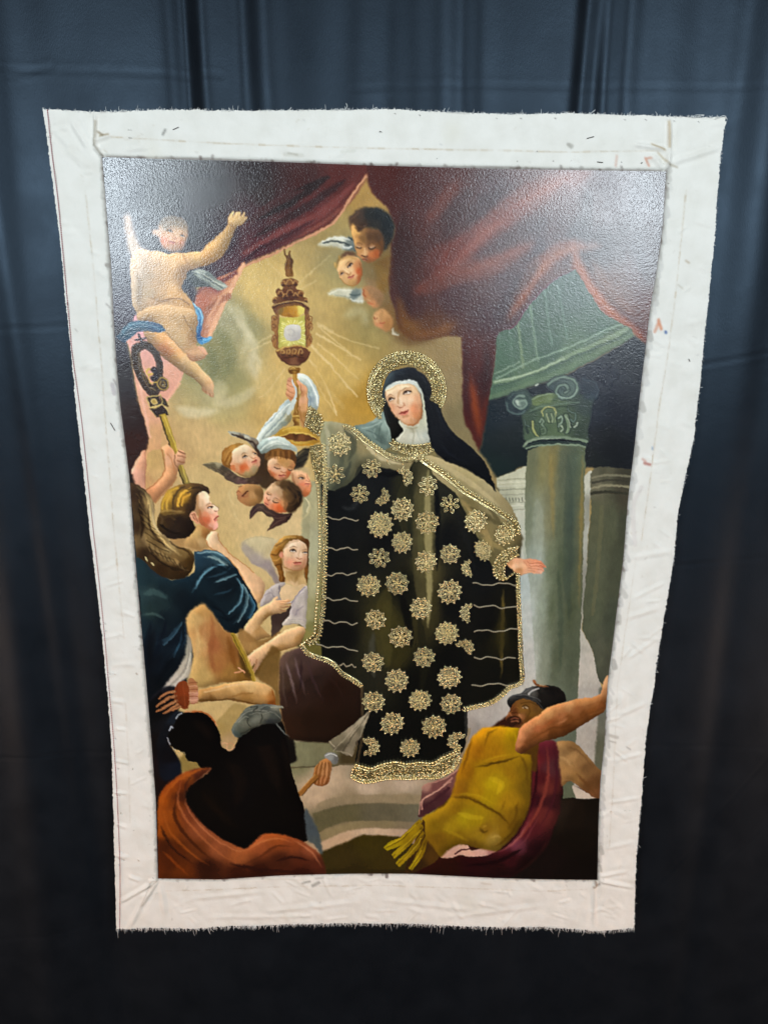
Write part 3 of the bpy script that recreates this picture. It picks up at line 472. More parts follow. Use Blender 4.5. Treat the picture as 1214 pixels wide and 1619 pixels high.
for l,w,c,o in [('405,282 470,276 535,296',5,'a9c4c4',.7),('395,450 425,395 475,352 530,335',6,'6f9fb0',.7),('455,300 505,318 548,340',5,'b5c6bc',.6),('500,418 550,402 592,384',5,'8fb9c0',.7),('598,405 622,455 604,520 556,570',5,'7fb0c0',.7),('622,430 648,485 635,555 600,610',5,'a3c8cc',.7),('655,480 678,540 655,590',5,'5f97b2',.8),('330,615 290,680 240,722',5,'5c889c',.6),('320,720 290,780',5,'4a7890',.5),('420,480 470,520 520,560',16,'060b10',.5),('560,440 600,470 590,520',14,'0a141c',.55),('480,340 520,350 560,370',12,'0e1c26',.45),('200,640 180,740 175,860',30,'070b12',.6),('300,760 250,840 200,930',24,'060a10',.6),('380,420 400,460 380,510',16,'0d1a24',.5)]: T(l,w,c,op=o if w<14 else o*.8,soft=1.4 if w<14 else 6,clip=rb)
# warm cloth between, white skirt
bod=S('430,522 465,550 500,600 540,650 575,668* 600,700 640,800 670,890 620,900 520,905 410,930 380,900 370,840 385,770 365,690 350,590 390,545','400,600,c09c62 430,560,b58a50 450,640,b5804c 480,720,a9683c 420,720,c29a60 540,700,9c6c3a 580,760,93602c 500,820,a8703c 430,860,b99a5c 400,820,bd9a5e 560,860,9e7438 620,860,8d6428',soft=.9,rnd=(12,.25))
for l,w,c,o in [('470,580 480,680 470,780 490,850',26,'9a5c34',.4),('400,620 410,720 400,800',18,'cfae74',.4),('550,680 570,760 590,840',24,'84501f',.5),('440,560 440,700 450,860',10,'c89a68',.3)]: T(l,w,c,op=o,soft=3,clip=bod)
S('358,670 380,740 370,850 340,890 290,930 230,950 260,900 300,850 340,780 350,720','340,840,b0a896 300,900,bdb4a6 365,740,9c9886 260,930,b3aca0',soft=.9)
T('360,690 362,780 330,860 270,920',8,'8a857a',op=.5,soft=1.5); T('370,760 355,840 320,890',6,'d0cab8',op=.5,soft=1.2)
S('180,980 230,930 290,920 310,950 240,1000 200,1020 175,1060','240,960,1a1a20',soft=1)
S('170,1000* 230,940* 280,1020 260,1120 270,1180 330,1330 330,1420* 200,1560* 190,1300*','210,1050,0a0a0c 250,1100,141418 220,1200,120c0c 250,1300,1a1013 210,1400,1c0f0c 300,1380,140d10',soft=1.2)
# ================= young attendant
F(380,830,6.07)
S('10,190 40,140 120,110 220,105 300,120 360,150 330,220 300,330 340,420 390,560 345,560 310,490 240,410 160,380 100,330 40,270','120,160,c4b58c 200,180,c7b88e 60,240,a79a88 150,320,a3968a 250,390,9a8c86 320,450,8f8078 280,250,c2b085',soft=1)
T('20,190 60,140 130,112 230,108 320,128',4,'8c7f5c',op=.6,soft=.8); T('40,260 110,340 200,390 290,460 350,550',20,'978a88',op=.5,soft=2)
sk=S('390,160 470,120 560,110 640,150 650,260 640,360 620,420 610,480 640,560 560,590 480,560 430,530 440,460 410,400 400,300','430,420,c8a678 470,480,b8955f 540,470,a98752 600,520,c0a06c 500,560,d0b084',soft=.8)
hr=S('290,280 320,220 350,160 400,115 480,92 560,95 630,120 660,150 662,260 655,400 645,555* 622,500 612,430 640,330 645,240 620,170 540,140 470,150 430,200 410,260 380,280 400,310 410,380 420,450 430,530 380,530 370,440 340,390 310,340','350,230,a8712c 340,300,a57636 370,400,8f5e26 400,500,7c4c1e 440,130,a8803c 540,110,8a622c 630,140,6a4420 650,300,6a4a26 640,480,7a4c20 400,150,b58440',soft=.8,rnd=(8,.3))
for l,w,c,o in [('320,240 370,170 440,120 530,105',10,'c29a54',.6),('300,280 350,280 390,240',9,'6a4018',.6),('310,330 360,330 400,300',8,'c08c44',.6),('340,380 390,370 410,420',8,'5f3814',.6),('380,430 400,480 390,525',8,'b07a38',.6),('350,200 420,150 500,130',8,'5e3a18',.5),('630,130 655,220 650,380',8,'4a2c12',.6),('640,420 635,500',8,'a06428',.5)]: T(l,w,c,op=o,soft=1.2,clip=hr,n=2,jit=4,jc=.08)
fc=S('420,260 440,200 480,150 550,138 615,165 645,240 645,330 620,400 580,425 530,430 470,405 430,370 415,310','500,190,dcc0a0 560,170,d9bc9a 460,260,d8b48c 470,340,d99a78 560,270,e0c0a0 610,230,d9b48c 620,310,d8a682 540,400,d3a078 590,400,c9946c 440,330,d0a27c',soft=.7,rnd=(9,.22))
S('378,285 395,258 415,260 415,305 395,312','395,285,d08a6a',soft=.6)
for l,w,c,o in [('570,235 560,290 556,312',9,'c79a74',.6),('440,340 490,350',36,'da8a6c',.24),('425,390 500,425 580,425 622,390',9,'a5703f',.6),('415,290 420,370 450,400',10,'a8764a',.5),('440,200 480,160 560,145',20,'b5906a',.4),('585,260 590,300',14,'ecd0b0',.4),('620,330 610,390',22,'b8805a',.4),('540,300 550,318',8,'b07c58',.6)]: soft_(l,w,c,o)
eye(511,240,58,6,-.02,-.1,dk='3d3026'); eye(624,258,46,6,.02,-.1,dk='3d3026')
T('540,308 565,320 592,310',6,'9a5c40',op=.8,soft=.7); mouth(548,352,76,2)
T('440,430 500,450 590,430',26,'97703f',op=.5,soft=3); T('480,470 500,520 530,550',16,'a4814e',op=.5,soft=2); T('520,560 540,500 560,460',18,'97743f',op=.5,soft=2)
# chest, blouse
S('380,620 430,560 520,580 600,560 640,580 580,640 520,690 460,710 400,700','450,620,d6b98e 540,620,cdb084 470,680,d2b48a',soft=.8)
bl=S('200,730 240,640 310,580 370,550 430,545 400,600 380,650 400,700 440,720* 500,720 560,640 620,580 645,600 640,800 635,980 600,960 540,940 470,945 410,950 415,920 450,880 470,820 490,750 400,720 330,720 260,760 200,770','260,680,aca09a 330,620,b3a8a0 400,580,a79c94 560,700,b0a69c 600,800,bcb2a6 520,900,c0b6a8 600,640,b8aea6 540,820,a79c98 440,920,c0b4a6',soft=.7,rnd=(6,.25))
for l,w,c,o in [('240,660 300,640 340,690',7,'7d7276',.6),('300,600 320,650 330,710',6,'857a7c',.6),('380,570 380,640 400,690',8,'524858',.8),('620,590 560,650 500,740',9,'6d6470',.8),('600,640 540,700 500,780',6,'857c80',.6),('470,900 540,890 620,910',6,'8d8486',.6),('460,930 540,925 610,950',5,'d6cec0',.7),('600,770 560,800 530,850',10,'8a8088',.5),('640,620 630,760 636,960',6,'8c847c',.5),('260,620 340,580 410,565',5,'d4ccc0',.6),('220,740 250,680',6,'d6ccc0',.5)]: T(l,w,c,op=o,soft=1,clip=bl)
S('300,870 330,840 420,820 490,760 470,840 450,880 410,930 420,960 380,1010 330,1050 300,1060 305,960','360,900,4a3830 340,1000,544238 430,870,463630',soft=.8)
# arms of the attendant
a1=S('20,1030 60,940 130,850 200,780 280,740 330,690 360,672* 365,690* 350,710 400,705 470,700 490,712* 480,725 410,735 480,735 490,748 410,760 470,765 470,778 400,795 440,800 430,820 370,830 310,850 250,890 200,950 250,1010 295,1050 250,1070 160,1100 80,1115 30,1090','100,980,cfa878 150,880,c8a272 230,820,cfa87a 310,770,d4ac80 420,715,cfa276 90,1070,b98f58 180,1020,b48a54 260,860,b0864e 60,1020,d3ae80',soft=.6,rnd=(8,.32))
for l,w,c,o in [('390,720 485,716',4,'9a5a34',.8),('390,745 485,742',4,'9a5a34',.8),('385,775 465,772',4,'9a5a34',.8),('380,800 430,815',4,'9a5a34',.7),('40,1090 120,1110 230,1075 290,1050',8,'8f6a34',.6),('250,890 200,945 180,1000',8,'a37a44',.5),('310,850 380,832',4,'94602e',.7),('80,960 140,880 220,810',10,'e2c096',.4)]: T(l,w,c,op=o,soft=.9)
F(180,780)
S('610,640 700,700 800,660 790,720 750,760 720,800 690,860 640,880 600,760','660,720,a57c46 700,700,8f6a38 640,800,5a3f18',soft=1.2,op=.9)
a2=S('640,800 650,770 690,740 750,700 810,660 870,635 915,640 915,680 890,720 830,740 760,765 720,790 700,820 670,860* 660,855* 680,810 650,840* 645,825*','700,770,d3aa7c 780,700,d8b184 850,670,d3ac7e 890,690,b98c54 800,740,b68a52 670,800,cfa27a 880,650,d0a87a',soft=.6,rnd=(8,.32))
for l,w,c,o in [('690,790 680,830 665,858',3,'8d5a34',.8),('660,790 650,830',3,'8d5a34',.8),('720,790 800,750 890,720',5,'8f6530',.6),('650,775 680,760',3,'e3bd94',.6)]: T(l,w,c,op=o,soft=.7)
T('585,855 620,845 630,855',8,'cf9468',soft=.7); T('600,830 620,845',6,'d9a680',soft=.7)
T('575,672 640,800 672,890',20,'a88a30',soft=.6); T('572,672 630,790 664,890',4,'5c4818',op=.7,soft=.6); T('590,672 650,790 682,890',5,'c8aa50',op=.6,soft=.6)
# dark skirt of the attendant
skt=S('800,790 840,750 900,735 935,745 960,780 1040,810 1100,860 1180,915 1190,1100 1170,1200 1100,1190 1000,1190 880,1180 830,1150 800,1020 790,900','850,800,5c463a 820,900,4a3628 900,850,4a342e 870,960,36221a 950,900,30201a 1050,950,28160d 1100,1100,24140a 950,1100,28170c 860,1120,321d10 900,780,4e3a34',soft=.9,rnd=(12,.35))
for l,w,c,o in [('830,800 850,880 880,1000',12,'8a7474',.5),('870,780 890,860 920,960',8,'8f7a84',.5),('900,790 900,880 890,950',10,'2a1a1c',.6),('810,820 815,920 830,1020',8,'6f5a50',.5),('930,800 960,900 1010,1000',10,'4c343a',.4),('1010,850 1080,930 1120,1020',8,'3c2420',.4)]: T(l,w,c,op=o,soft=2.4,clip=skt)
T('795,820 790,930 800,1040 830,1150',5,'b08a5a',op=.5,soft=1.2)
S('760,720* 800,760 790,900 800,1030 770,1000 770,940 700,890 680,860 720,790','760,820,6e5022 780,900,7a5a2a',soft=1.4,op=.85)
# ================= monstrance
F(400,380,6.07)
S('300,80* 308,75* 315,130 335,140 345,100 356,100 355,140 375,180 388,215 380,250 382,345 320,345 310,300 305,230 315,170 298,130','340,200,7a4e22 330,300,8a5a28 365,200,5f3a18 350,330,8d5f2c',soft=.6)
T('330,180 340,260 335,330',6,'a87838',op=.6,soft=.8); T('365,170 372,240 370,320',7,'4a2c14',op=.6,soft=.8)
S('265,410 285,375 330,365 380,365 425,380 430,420 410,450 430,470 470,475 490,500 480,530 525,560 530,600* 420,585 300,590 195,605 185,555 210,540 240,540 220,490 245,465 275,470 290,450','350,400,8a5a2e 350,500,64351f 280,490,6d3e22 450,500,7a4a26 350,570,5e321c 220,560,7a4c28 500,570,7a4c28 300,410,7c4c28 400,410,74462a',soft=.7)
for x,y,r in [(350,405,30),(292,410,22),(405,405,22),(355,495,28),(268,505,24),(460,505,24),(205,560,16),(515,575,14),(310,530,22),(410,530,22)]:
    T(f'{x-r},{y+r*.3} {x-r*.5},{y-r*.8} {x+r*.5},{y-r*.8} {x+r},{y+r*.3}',8,'c49656',op=.8,soft=.6); T(f'{x-r*.6},{y+r*.8} {x+r*.6},{y+r*.8}',10,'3f2014',op=.6,soft=1)
S('185,640 230,600 350,578 470,590 535,640 535,700 545,760 560,800 550,850 540,880 565,930 555,990 520,1030 520,1000* 495,1000* 495,650* 360,700 235,660* 245,1030* 215,1040 190,1000 185,920 210,890 175,840 180,740 215,720','210,640,7a4c2a 350,600,8a5e32 510,640,7c5030 210,760,a8763c 540,760,a5733c 210,940,a06c36 535,940,a06c36 350,590,6e4424',soft=.6)
T('190,650 260,612 360,598 460,610 530,655',10,'4f2c1a',op=.8,soft=.7); T('200,625 280,595 370,585 470,598 525,630',7,'d2b070',op=.8,soft=.6)
S('236,665 280,640 370,628 450,635 492,650 490,690 440,725 370,738 290,725 240,700','300,690,b57c24 380,690,c48a2c 460,670,d2c060 350,720,a56e22 260,670,8a6a2e',soft=.6)
S('240,735* 330,738 420,736 495,720* 508,1020* 380,1005 245,1035*','260,800,b9b04e 480,800,b8ae50 370,770,c9b854 260,960,b4a850 480,960,b9b05c 370,980,c8bc64',soft=.6)
import math as _m
for k in range(30):
    a=k/30*6.2832; r0=95; r1=150+30*((k*7)%3); T(f'{382+r0*_m.cos(a)},{885+r0*_m.sin(a)} {382+min(r1,112/abs(_m.cos(a)+1e-6))*_m.cos(a)},{885+min(r1,120)*_m.sin(a)}',8,'f2eaa0' if k%2 else 'dcd276',op=.85,soft=.6)
S('382,805 450,825 465,885 450,945 382,965 315,945 300,885 315,825','350,860,ccc4b4 400,900,bfb8ac 380,840,d8d2c4 420,930,b5ada4',soft=.7)
for l in ['340,860 370,850 400,870','350,900 380,915 410,905','390,850 400,890']: T(l,8,'a69c94',op=.4,soft=1.2)
T('240,640 238,1030',9,'8a5a30',soft=.6); T('500,640 512,1020',9,'7c4e2a',soft=.6)
for s,x in ((1,205),(-1,540)):
    for y in (750,830,940): T(f'{x-s*20},{y+30} {x-s*26},{y-10} {x},{y-28} {x+s*18},{y} {x},{y+14} {x-s*8},{y}',8,'7a4a24',soft=.6); T(f'{x-s*18},{y+20} {x-s*20},{y-10} {x},{y-22}',4,'e2b878',op=.8,soft=.5)
    T(f'{x-s*15},{900} {x+s*10},{960} {x-s*10},{1010}',10,'b07c42',op=.8,soft=.6)
S('220,1050 300,1015 400,1005 500,1015 545,1060 545,1100 500,1160 440,1195 400,1205 340,1195 270,1150 225,1090','300,1060,8c5c30 400,1060,8a5830 480,1080,74452a 300,1130,6a3c26 400,1170,8a5a3c 460,1140,5f3424',soft=.6)
T('225,1060 300,1022 400,1012 500,1022 540,1060',9,'d8b25c',op=.9,soft=.6); T('225,1075 270,1140 350,1190 420,1200 500,1155 542,1090',6,'3f2416',op=.6,soft=.8)
for x in (285,345,400,460): T(f'{x-20},1085 {x-14},1050 {x+6},1045 {x+14},1070 {x},1085',8,'caa05c',op=.8,soft=.6); T(f'{x-5},1100 {x+10},1100',12,'4a2a1a',op=.6,soft=1)
T('290,1130 380,1110 480,1125',9,'4a2817',op=.7,soft=.8)
F(400,560,6.744)
S('385,150 420,140 480,140 503,155 500,200 440,210 385,200','430,165,b08238 480,180,8a5e24 400,185,7a4e20',soft=.6); T('390,178 440,172 500,178',5,'5a3614',op=.8,soft=.5); T('395,155 450,150',6,'ecc878',op=.8,soft=.5)
S('420,210* 475,210* 480,300 490,420 492,560 495,640* 500,760* 440,760* 430,660 445,560 450,420 430,300','450,300,b58438 470,450,a87838 455,600,9a6c30 480,700,c79a48 445,720,7a5020',soft=.6)
T('440,220 450,330 462,480 462,620',5,'e2bd70',op=.8,soft=.6); T('475,300 485,450 488,560',8,'6a4418',op=.6,soft=.8)
S('425,650* 492,640* 495,680* 430,685*','460,660,b5883c',soft=.5); T('428,660 494,652',5,'f0d080',op=.8,soft=.5); T('428,680 496,678',5,'5a3a14',op=.8,soft=.5)
S('230,850 300,800 420,768 520,770 600,800 660,840 705,890 710,925 640,960 520,972 420,950 330,880 270,870','320,830,b58c34 420,810,cda544 520,800,c39a3e 620,850,b8903a 680,910,a87c2c 450,850,c8a24c',soft=.6)
S('310,872 400,848 520,848 620,870 700,910 640,912 520,925 420,915 350,890','400,880,7c4c24 500,890,84522a 600,895,6a4020 450,860,5a3618',soft=.7)
T('300,865 400,840 520,838 620,862 700,905',8,'e8c870',op=.7,soft=.7); T('330,885 420,945 520,968 640,955',14,'c48a28',op=.8,soft=1); T('320,812 420,780 520,785',10,'e6c468',op=.6,soft=1.5)
# ================= saint's raised arm, hand and veil
S('480,215 520,200 580,225 640,290 690,390 708,480 700,560 680,600 640,570 590,560 570,470 590,400 560,330 500,290','520,230,cfd4c4 600,290,c8cfc4 660,400,c3cbc4 680,500,bcc4bc 620,480,8f9a9c 600,380,98a49c 640,540,a9b3ae',soft=.7,rnd=(6,.25))
for l,w,c,o in [('500,220 580,260 640,350 680,450 690,540',16,'e8ebe0',.7),('600,400 610,470 620,540',10,'6d7a80',.6),('630,380 650,460 650,540',8,'8b989c',.6),('500,280 560,320 590,400',8,'7f8c88',.6)]: T(l,w,c,op=o,soft=1.2)
S('45,890 80,820 130,740 200,660 260,600 280,550 340,500 380,475 410,500 400,600 420,680 380,740 300,790 230,850 150,900 60,980','100,880,c4cabc 200,720,bcc4b8 280,640,c6ccbe 320,560,b8c0b8 360,520,a7b0a8 250,780,b5bdae 330,720,aab09a 380,680,a49a72',soft=.7,rnd=(8,.25))
for l,w,c,o in [('60,900 150,780 240,680 330,580 400,520',12,'e4e8da',.7),('110,900 200,780 300,680 380,600',9,'6f7e80',.6),('140,880 240,770 340,680 410,600',9,'dfe4d4',.6),('130,760 220,680 280,600',7,'6c7b80',.7),('180,860 260,770 350,720',8,'73807c',.5),('280,560 340,520 380,500',6,'7a878a',.6),('70,850 130,750',5,'7a878a',.6)]: T(l,w,c,op=o,soft=1)
ha=S('365,280 380,250 410,240 415,270* 455,330* 450,430 420,490 390,480 360,440 350,400 360,370 360,330','390,265,cf9270 400,320,d59a72 400,380,d39870 390,430,d09468 430,360,d8a078 420,470,c58458',soft=.6)
S('460,290 480,270 510,300 555,330 580,380 585,470 580,560 575,680 560,760 540,790 510,740 495,640 490,520 510,440 515,400 490,350','500,310,d79c74 550,350,d9a27a 530,420,c58a5c 560,450,d8a67a 540,560,cf9a68 560,650,b08044 530,700,c08c54 520,480,d6a078',soft=.6)
for l,w,c,o in [('365,325 400,345 440,350',5,'8a4e2c',.8),('355,370 400,400 440,405',5,'8a4e2c',.8),('352,415 400,450 425,455',5,'8a4e2c',.8),('375,285 400,290',5,'8a4e2c',.7),('500,320 515,360 520,400 500,430',6,'8a4c28',.8),('470,290 500,310',6,'e8b894',.7),('370,345 410,365',8,'e5b08a',.5),('365,395 405,420',8,'e5b08a',.5),('500,560 510,660 545,750',8,'94632e',.6),('580,420 585,540 570,680',6,'7a5222',.6)]: T(l,w,c,op=o,soft=.7)
T('415,275 425,320 455,360 465,410 450,470 420,520','14,16,18,18,22,26','d2d8d0',soft=.6); T('430,330 462,380 455,450 430,505',5,'7e8a8c',op=.7,soft=.6)
S('410,510 450,480 470,500 440,560 400,610 380,650 360,620','420,540,c6ccc0',soft=.8)
# ================= cluster of small winged heads
F(320,670,6.07)
S('250,70 300,65 400,95 480,125 530,150 560,230 570,300 520,250 470,200 420,160 340,130 280,110','300,85,b8b49c 420,120,c4bfa8 500,160,8a7c68 540,220,5a463a 380,135,5a4a3c',soft=.7)
T('290,95 400,140 490,180 530,230',14,'4a3a30',op=.8,soft=1); T('260,72 380,95 480,130 530,160',6,'8e8c80',op=.8,soft=.6)
S('520,230 620,180 760,260 900,300 1000,230 1030,240 1010,330 960,420 880,460 700,600 600,620 500,560 420,560 520,420','600,450,4a3420 560,300,4a3828 700,560,523a24 560,540,4f3a24 960,320,3f382a 920,400,352a20',soft=1.4)
for l in ['900,300 960,250 1020,235','900,350 970,310 1015,290','890,400 960,360 1000,340']: T(l,12,'2e261c',op=.7,soft=1)
wg=S('0,390 60,370 150,365 200,385 250,420 310,470 380,510 480,510 560,500 580,540 520,580 420,575 340,575 270,550 220,520 180,480 110,450 60,420','100,400,6d6248 200,430,5a4c3a 280,500,5f4c40 380,540,6a4e48 480,550,5a4030 540,540,4c3726 160,380,9c9070',soft=.8)
for k in range(14): T(f'{60+k*30},{405+k*10} {45+k*32+60},{430+k*10} {90+k*32},{455+k*9}',7,'3a2c20' if k%2 else '8a7458',op=.55,soft=.8,clip=wg)
T('10,385 100,372 190,385 260,430 330,480',6,'c2b48c',op=.6,soft=.8)
def dots(*a):
    for l,w,c,o in a: T(l,w,c,op=o*(.72 if w>28 else 1),soft=.7 if w<15 else w/FR[2]*.45)
# head 1 : looking up right
hd=S('270,300 300,240 370,195 440,200 510,250 530,300 555,330 560,380 530,450 470,500 400,510 330,470 280,430 270,370','320,260,d9c09a 400,240,dcc4a0 480,280,d6b48c 350,340,dab590 380,420,cc6f40 420,400,d67c4c 340,410,cf9468 450,380,dda482 520,350,e0a07c 500,430,b9a074 430,480,b59a68 540,370,e0a480 460,320,e2bf9a',soft=.7,rnd=(8,.22))
S('190,320 200,270 250,215 330,185 400,190 350,215 300,250 280,300 285,350 270,390 300,420 290,440 240,420 200,380','240,260,a87030 300,215,b8843c 220,340,9a6428 260,400,8a5a28 350,195,a87c3c',soft=.8)
for l in ['200,320 240,250 310,205','220,350 250,280 310,225','240,390 260,330 280,290']: T(l,8,'c99650',op=.6,soft=1,n=2,jit=4)
S('275,420 285,395 310,395 325,430 310,445 290,440','300,420,cf7c4c',soft=.6)
eye(412,312,50,-14,.05,-.08); eye(508,282,34,40,.1,-.05,brow=False)
dots(('470,320 495,335 515,325',6,'b0683c',.8),('488,296 502,320',8,'ecc8a4',.8),('360,420 430,405',44,'d25c2c',.4),('530,310 555,340',4,'a8744c',.6),('340,470 420,505 490,490 540,430',14,'8a6c40',.5),('455,300 475,325',10,'b98054',.4))
mouth(500,360,58,-22)
# head 2 : white cap, looking down
S('630,350 660,310 760,300 880,340 895,380 875,440 840,500 790,540 740,545 690,520 650,480 625,420','680,350,d9b088 760,340,b8864c 700,430,d9a684 660,480,c97a4c 740,500,d6946c 820,470,cc7444 860,420,c08250 800,380,b88a54 770,450,dcaa84',soft=.7,rnd=(8,.2))
S('600,300 620,240 700,215 820,230 880,270 905,330 895,380 860,340 790,320 720,315 660,330 630,370 620,450 600,420','640,290,7a5228 720,270,8c5e2c 820,280,7a4c20 880,320,5f3c1c 610,380,4f3820',soft=.8)
for k in range(9): T(f'{650+k*26},{255+k%3*6} {645+k*27},{330}',8,'a87438' if k%2 else '5a3816',op=.6,soft=1)
S('530,220 560,170 640,130 720,115 790,130 850,180 905,230 905,265 850,250 760,235 680,240 610,270 570,290 550,260','600,200,a5b0a4 680,170,c3cabc 760,170,c0c8ba 850,220,b5bdb0 560,250,8a968c 700,220,b0b8a8',soft=.7,rnd=(7,.3))
for l,w,c in [('560,250 640,190 740,165 830,200',10,'dfe4d6'),('570,220 640,160 730,140',7,'7a8886'),('600,260 680,215 780,205 880,240',7,'84918c'),('620,230 700,195 790,190',6,'e6e9dc'),('860,210 900,250 905,300',8,'a9b2a6')]: T(l,w,c,op=.75,soft=.9)
eye(720,415,46,6,closed=True); eye(842,437,44,6,closed=True)
dots(('770,410 765,450',8,'e6bd98',.6),('752,455 775,470 800,458',7,'a8603a',.85),('660,480 700,490',40,'d0643a',.4),('815,480 850,465',34,'cc5c34',.4),('640,440 690,520 750,545 800,530',10,'8a5430',.5),('630,340 660,320 720,330',20,'a87848',.4))
mouth(760,495,62,4)
# head 3 : right, profile
S('860,450 900,440 960,445 1000,470 1025,520 1042,560 1038,600 1035,650 1000,685 970,695 940,640 870,550 855,500','920,480,d9aa80 980,500,d8a278 960,560,d6906c 1000,560,dca27c 900,530,cf9a70 990,620,c8784c 1020,600,cc8058 1000,660,b86c40 960,600,cf8860',soft=.7,rnd=(7,.22,.5,-.8))
S('870,450 920,420 980,410 1030,440 1030,500 1000,470 940,450','950,430,b8a074',soft=1,op=.8)
eye(952,515,42,8,.1); 
dots(('1000,480 1008,520 1035,545 1015,555',5,'8a5030',.8),('990,545 1020,550',6,'8a4c30',.6),('1035,560 1042,600 1035,650 1000,690',7,'a8683c',.7),('940,570 975,580',34,'d46c48',.45),('870,470 880,540 930,620',14,'9a6a40',.5),('980,640 1000,675',20,'b8683c',.4))
mouth(1005,572,48,2)
# head 4 : dark, half hidden left
S('340,640 355,600 400,580 470,575 560,600 590,660 580,720 530,770 460,785 400,765 350,730 338,690','380,630,b07c4c 430,620,a57c4c 480,680,b98c58 400,720,b88250 540,660,8a6438 500,740,b08048 370,680,a8704a',soft=.8,rnd=(8,.25))
dots(('350,600 375,590',6,'7a4c2c',.8),('335,655 350,640 365,650',7,'8a4c30',.8),('385,690 410,660 435,645',12,'5a2c1c',.9),('395,700 420,690 440,660',6,'a85c40',.7),('345,730 400,765 460,785',5,'c98a54',.6),('340,680 345,720',5,'7a4c2a',.6))
# head 5 : front, dark hair
S('590,720 600,660 640,600 700,560 790,555 820,650 840,750 820,830 770,850 690,840 630,800 600,770','650,620,c9a47c 700,590,c9a680 750,640,b8946c 640,700,d9a684 620,740,d98c68 700,780,dc8458 740,800,dc6c38 780,760,c98a58 680,720,dcae8c 800,700,9a744c',soft=.7,rnd=(8,.2))
S('700,570 760,545 840,545 910,590 950,650 965,710 940,780 890,830 830,850 800,820 820,760 790,700 770,620','780,580,5a4024 850,600,3c2a1a 920,680,32241a 880,760,3a2818 830,720,6a4c2c 840,810,4a321c 800,640,7a5a34',soft=1.2,rnd=(8,.3))
for l in ['790,600 850,650 870,740','830,590 900,650 920,740','780,570 860,580 930,640','840,780 890,760 930,700']: T(l,10,'5f4428',op=.5,soft=1.5,n=2,jit=8)
eye(640,672,36,22,closed=True,brow=False); eye(708,748,48,22,closed=True)
dots(('625,705 640,730 658,726',7,'9a5434',.85),('650,685 640,715',8,'ecc4a0',.7),('690,800 760,805',50,'e0602c',.42),('610,780 660,820 730,848',8,'8a4c28',.6),('780,650 800,740 790,810',24,'8a6038',.5),('680,590 740,570',24,'b58c60',.4))
mouth(618,758,44,34)
S('455,900 460,830 500,780 560,755 600,770 640,810 720,850 800,860 860,850 840,910 780,950 700,990 620,1030* 660,960 690,910 630,880 580,840 530,850 490,880','500,830,4a3430 600,830,4f3a30 760,890,4a302a 680,980,54382e 820,880,3c2620 560,800,5a463a',soft=.8)
for l in ['470,880 520,810 590,790','700,900 760,900 840,870','640,1010 720,940 800,900','560,790 620,840 700,880']: T(l,7,'8a6c58',op=.45,soft=1)
for l in ['300,600 260,660 280,740 330,790','310,820 330,900 390,960','1000,720 1030,770 1010,850 940,930']: T(l,14,'dcc892',op=.5,soft=2)
T('990,710 1020,760 1000,840',7,'ece0b8',op=.7,soft=1)
# ================= upper small heads
F(480,310,6.07)
for o in ('135,470 180,430 260,395 360,390 440,400 490,440 500,520 440,530 380,510 330,490 250,485 180,480','225,940 280,900 360,880 460,885 560,890 580,960 580,1020 500,1025 440,990 380,970 300,965'):
    w_=S(o,'250,440,c4c0a8 350,410,d6d4c0 450,430,7a8078 470,500,6a7470 300,470,b5b19c 300,930,c9c4a6 420,910,d0cbb0 480,940,6f7a74 540,1000,c9c6b0',soft=.9)
for l,w,c in [('190,445 280,430 370,440 440,470',12,'3f4644'),('180,435 270,402 360,398 440,415',9,'eceade'),('380,480 420,500 460,490',12,'d8d8cc'),('400,470 430,480',7,'4f5856'),('440,400 490,440 500,520',16,'4a5654'),('240,940 340,900 460,900',8,'ece6cc'),('440,940 490,950 540,940',10,'4f5c58'),('450,990 520,1010 570,1000',10,'dcdac8'),('300,950 380,960 440,980',7,'8a8c74')]: T(l,w,c,op=.8,soft=1.2)
# large dark-haired head
fc=S('450,280 480,265 560,300 640,310 740,330 780,400 770,480 740,560 680,620 620,635 570,610 520,560 490,490 470,400','490,330,cf9c58 500,420,c48c50 560,400,8a6238 640,380,6f4c30 700,400,644630 540,500,bf8a54 580,540,cf9c68 660,560,cc7844 700,540,b8683c 620,600,c06840 560,590,c88a58 640,470,7c5434 720,470,84562e',soft=.8,rnd=(9,.2))
hr=S('440,270 425,220 450,180 510,130 580,108 660,105 740,120 820,170 860,240 870,330 850,420 800,490 765,520 770,430 740,350 690,310 620,310 580,300 560,330 520,320 500,280 470,270 460,330','480,220,5a4030 540,180,4f3c30 620,170,2c2c2a 700,180,25282a 800,250,1f2428 840,340,24272a 800,430,2c2a28 560,290,4a3426 680,270,33302c 460,290,6a4a30',soft=1.5)
for l,w,c in [('440,250 470,200 530,150',10,'7a5a42'),('500,300 540,320 580,300',10,'5a3c28'),('520,270 560,290 600,280',8,'7a5840'),('700,140 790,190 840,270',10,'3c4244')]: T(l,w,c,op=.6,soft=1.5)
eye(525,487,52,12,closed=True); eye(655,492,62,-4,closed=True)
dots(('585,500 590,560',10,'d9ae7c',.6),('560,568 590,578 615,570',8,'5a3828',.85),('690,560 715,545',50,'c8622c',.45),('600,590 620,600',9,'8c7468',.6),('720,440 750,500 730,560',20,'6a4428',.5),('600,380 680,370 740,400',50,'5c4028',.4),('470,300 490,400 500,480',14,'e0b070',.4))
mouth(592,604,50,4)
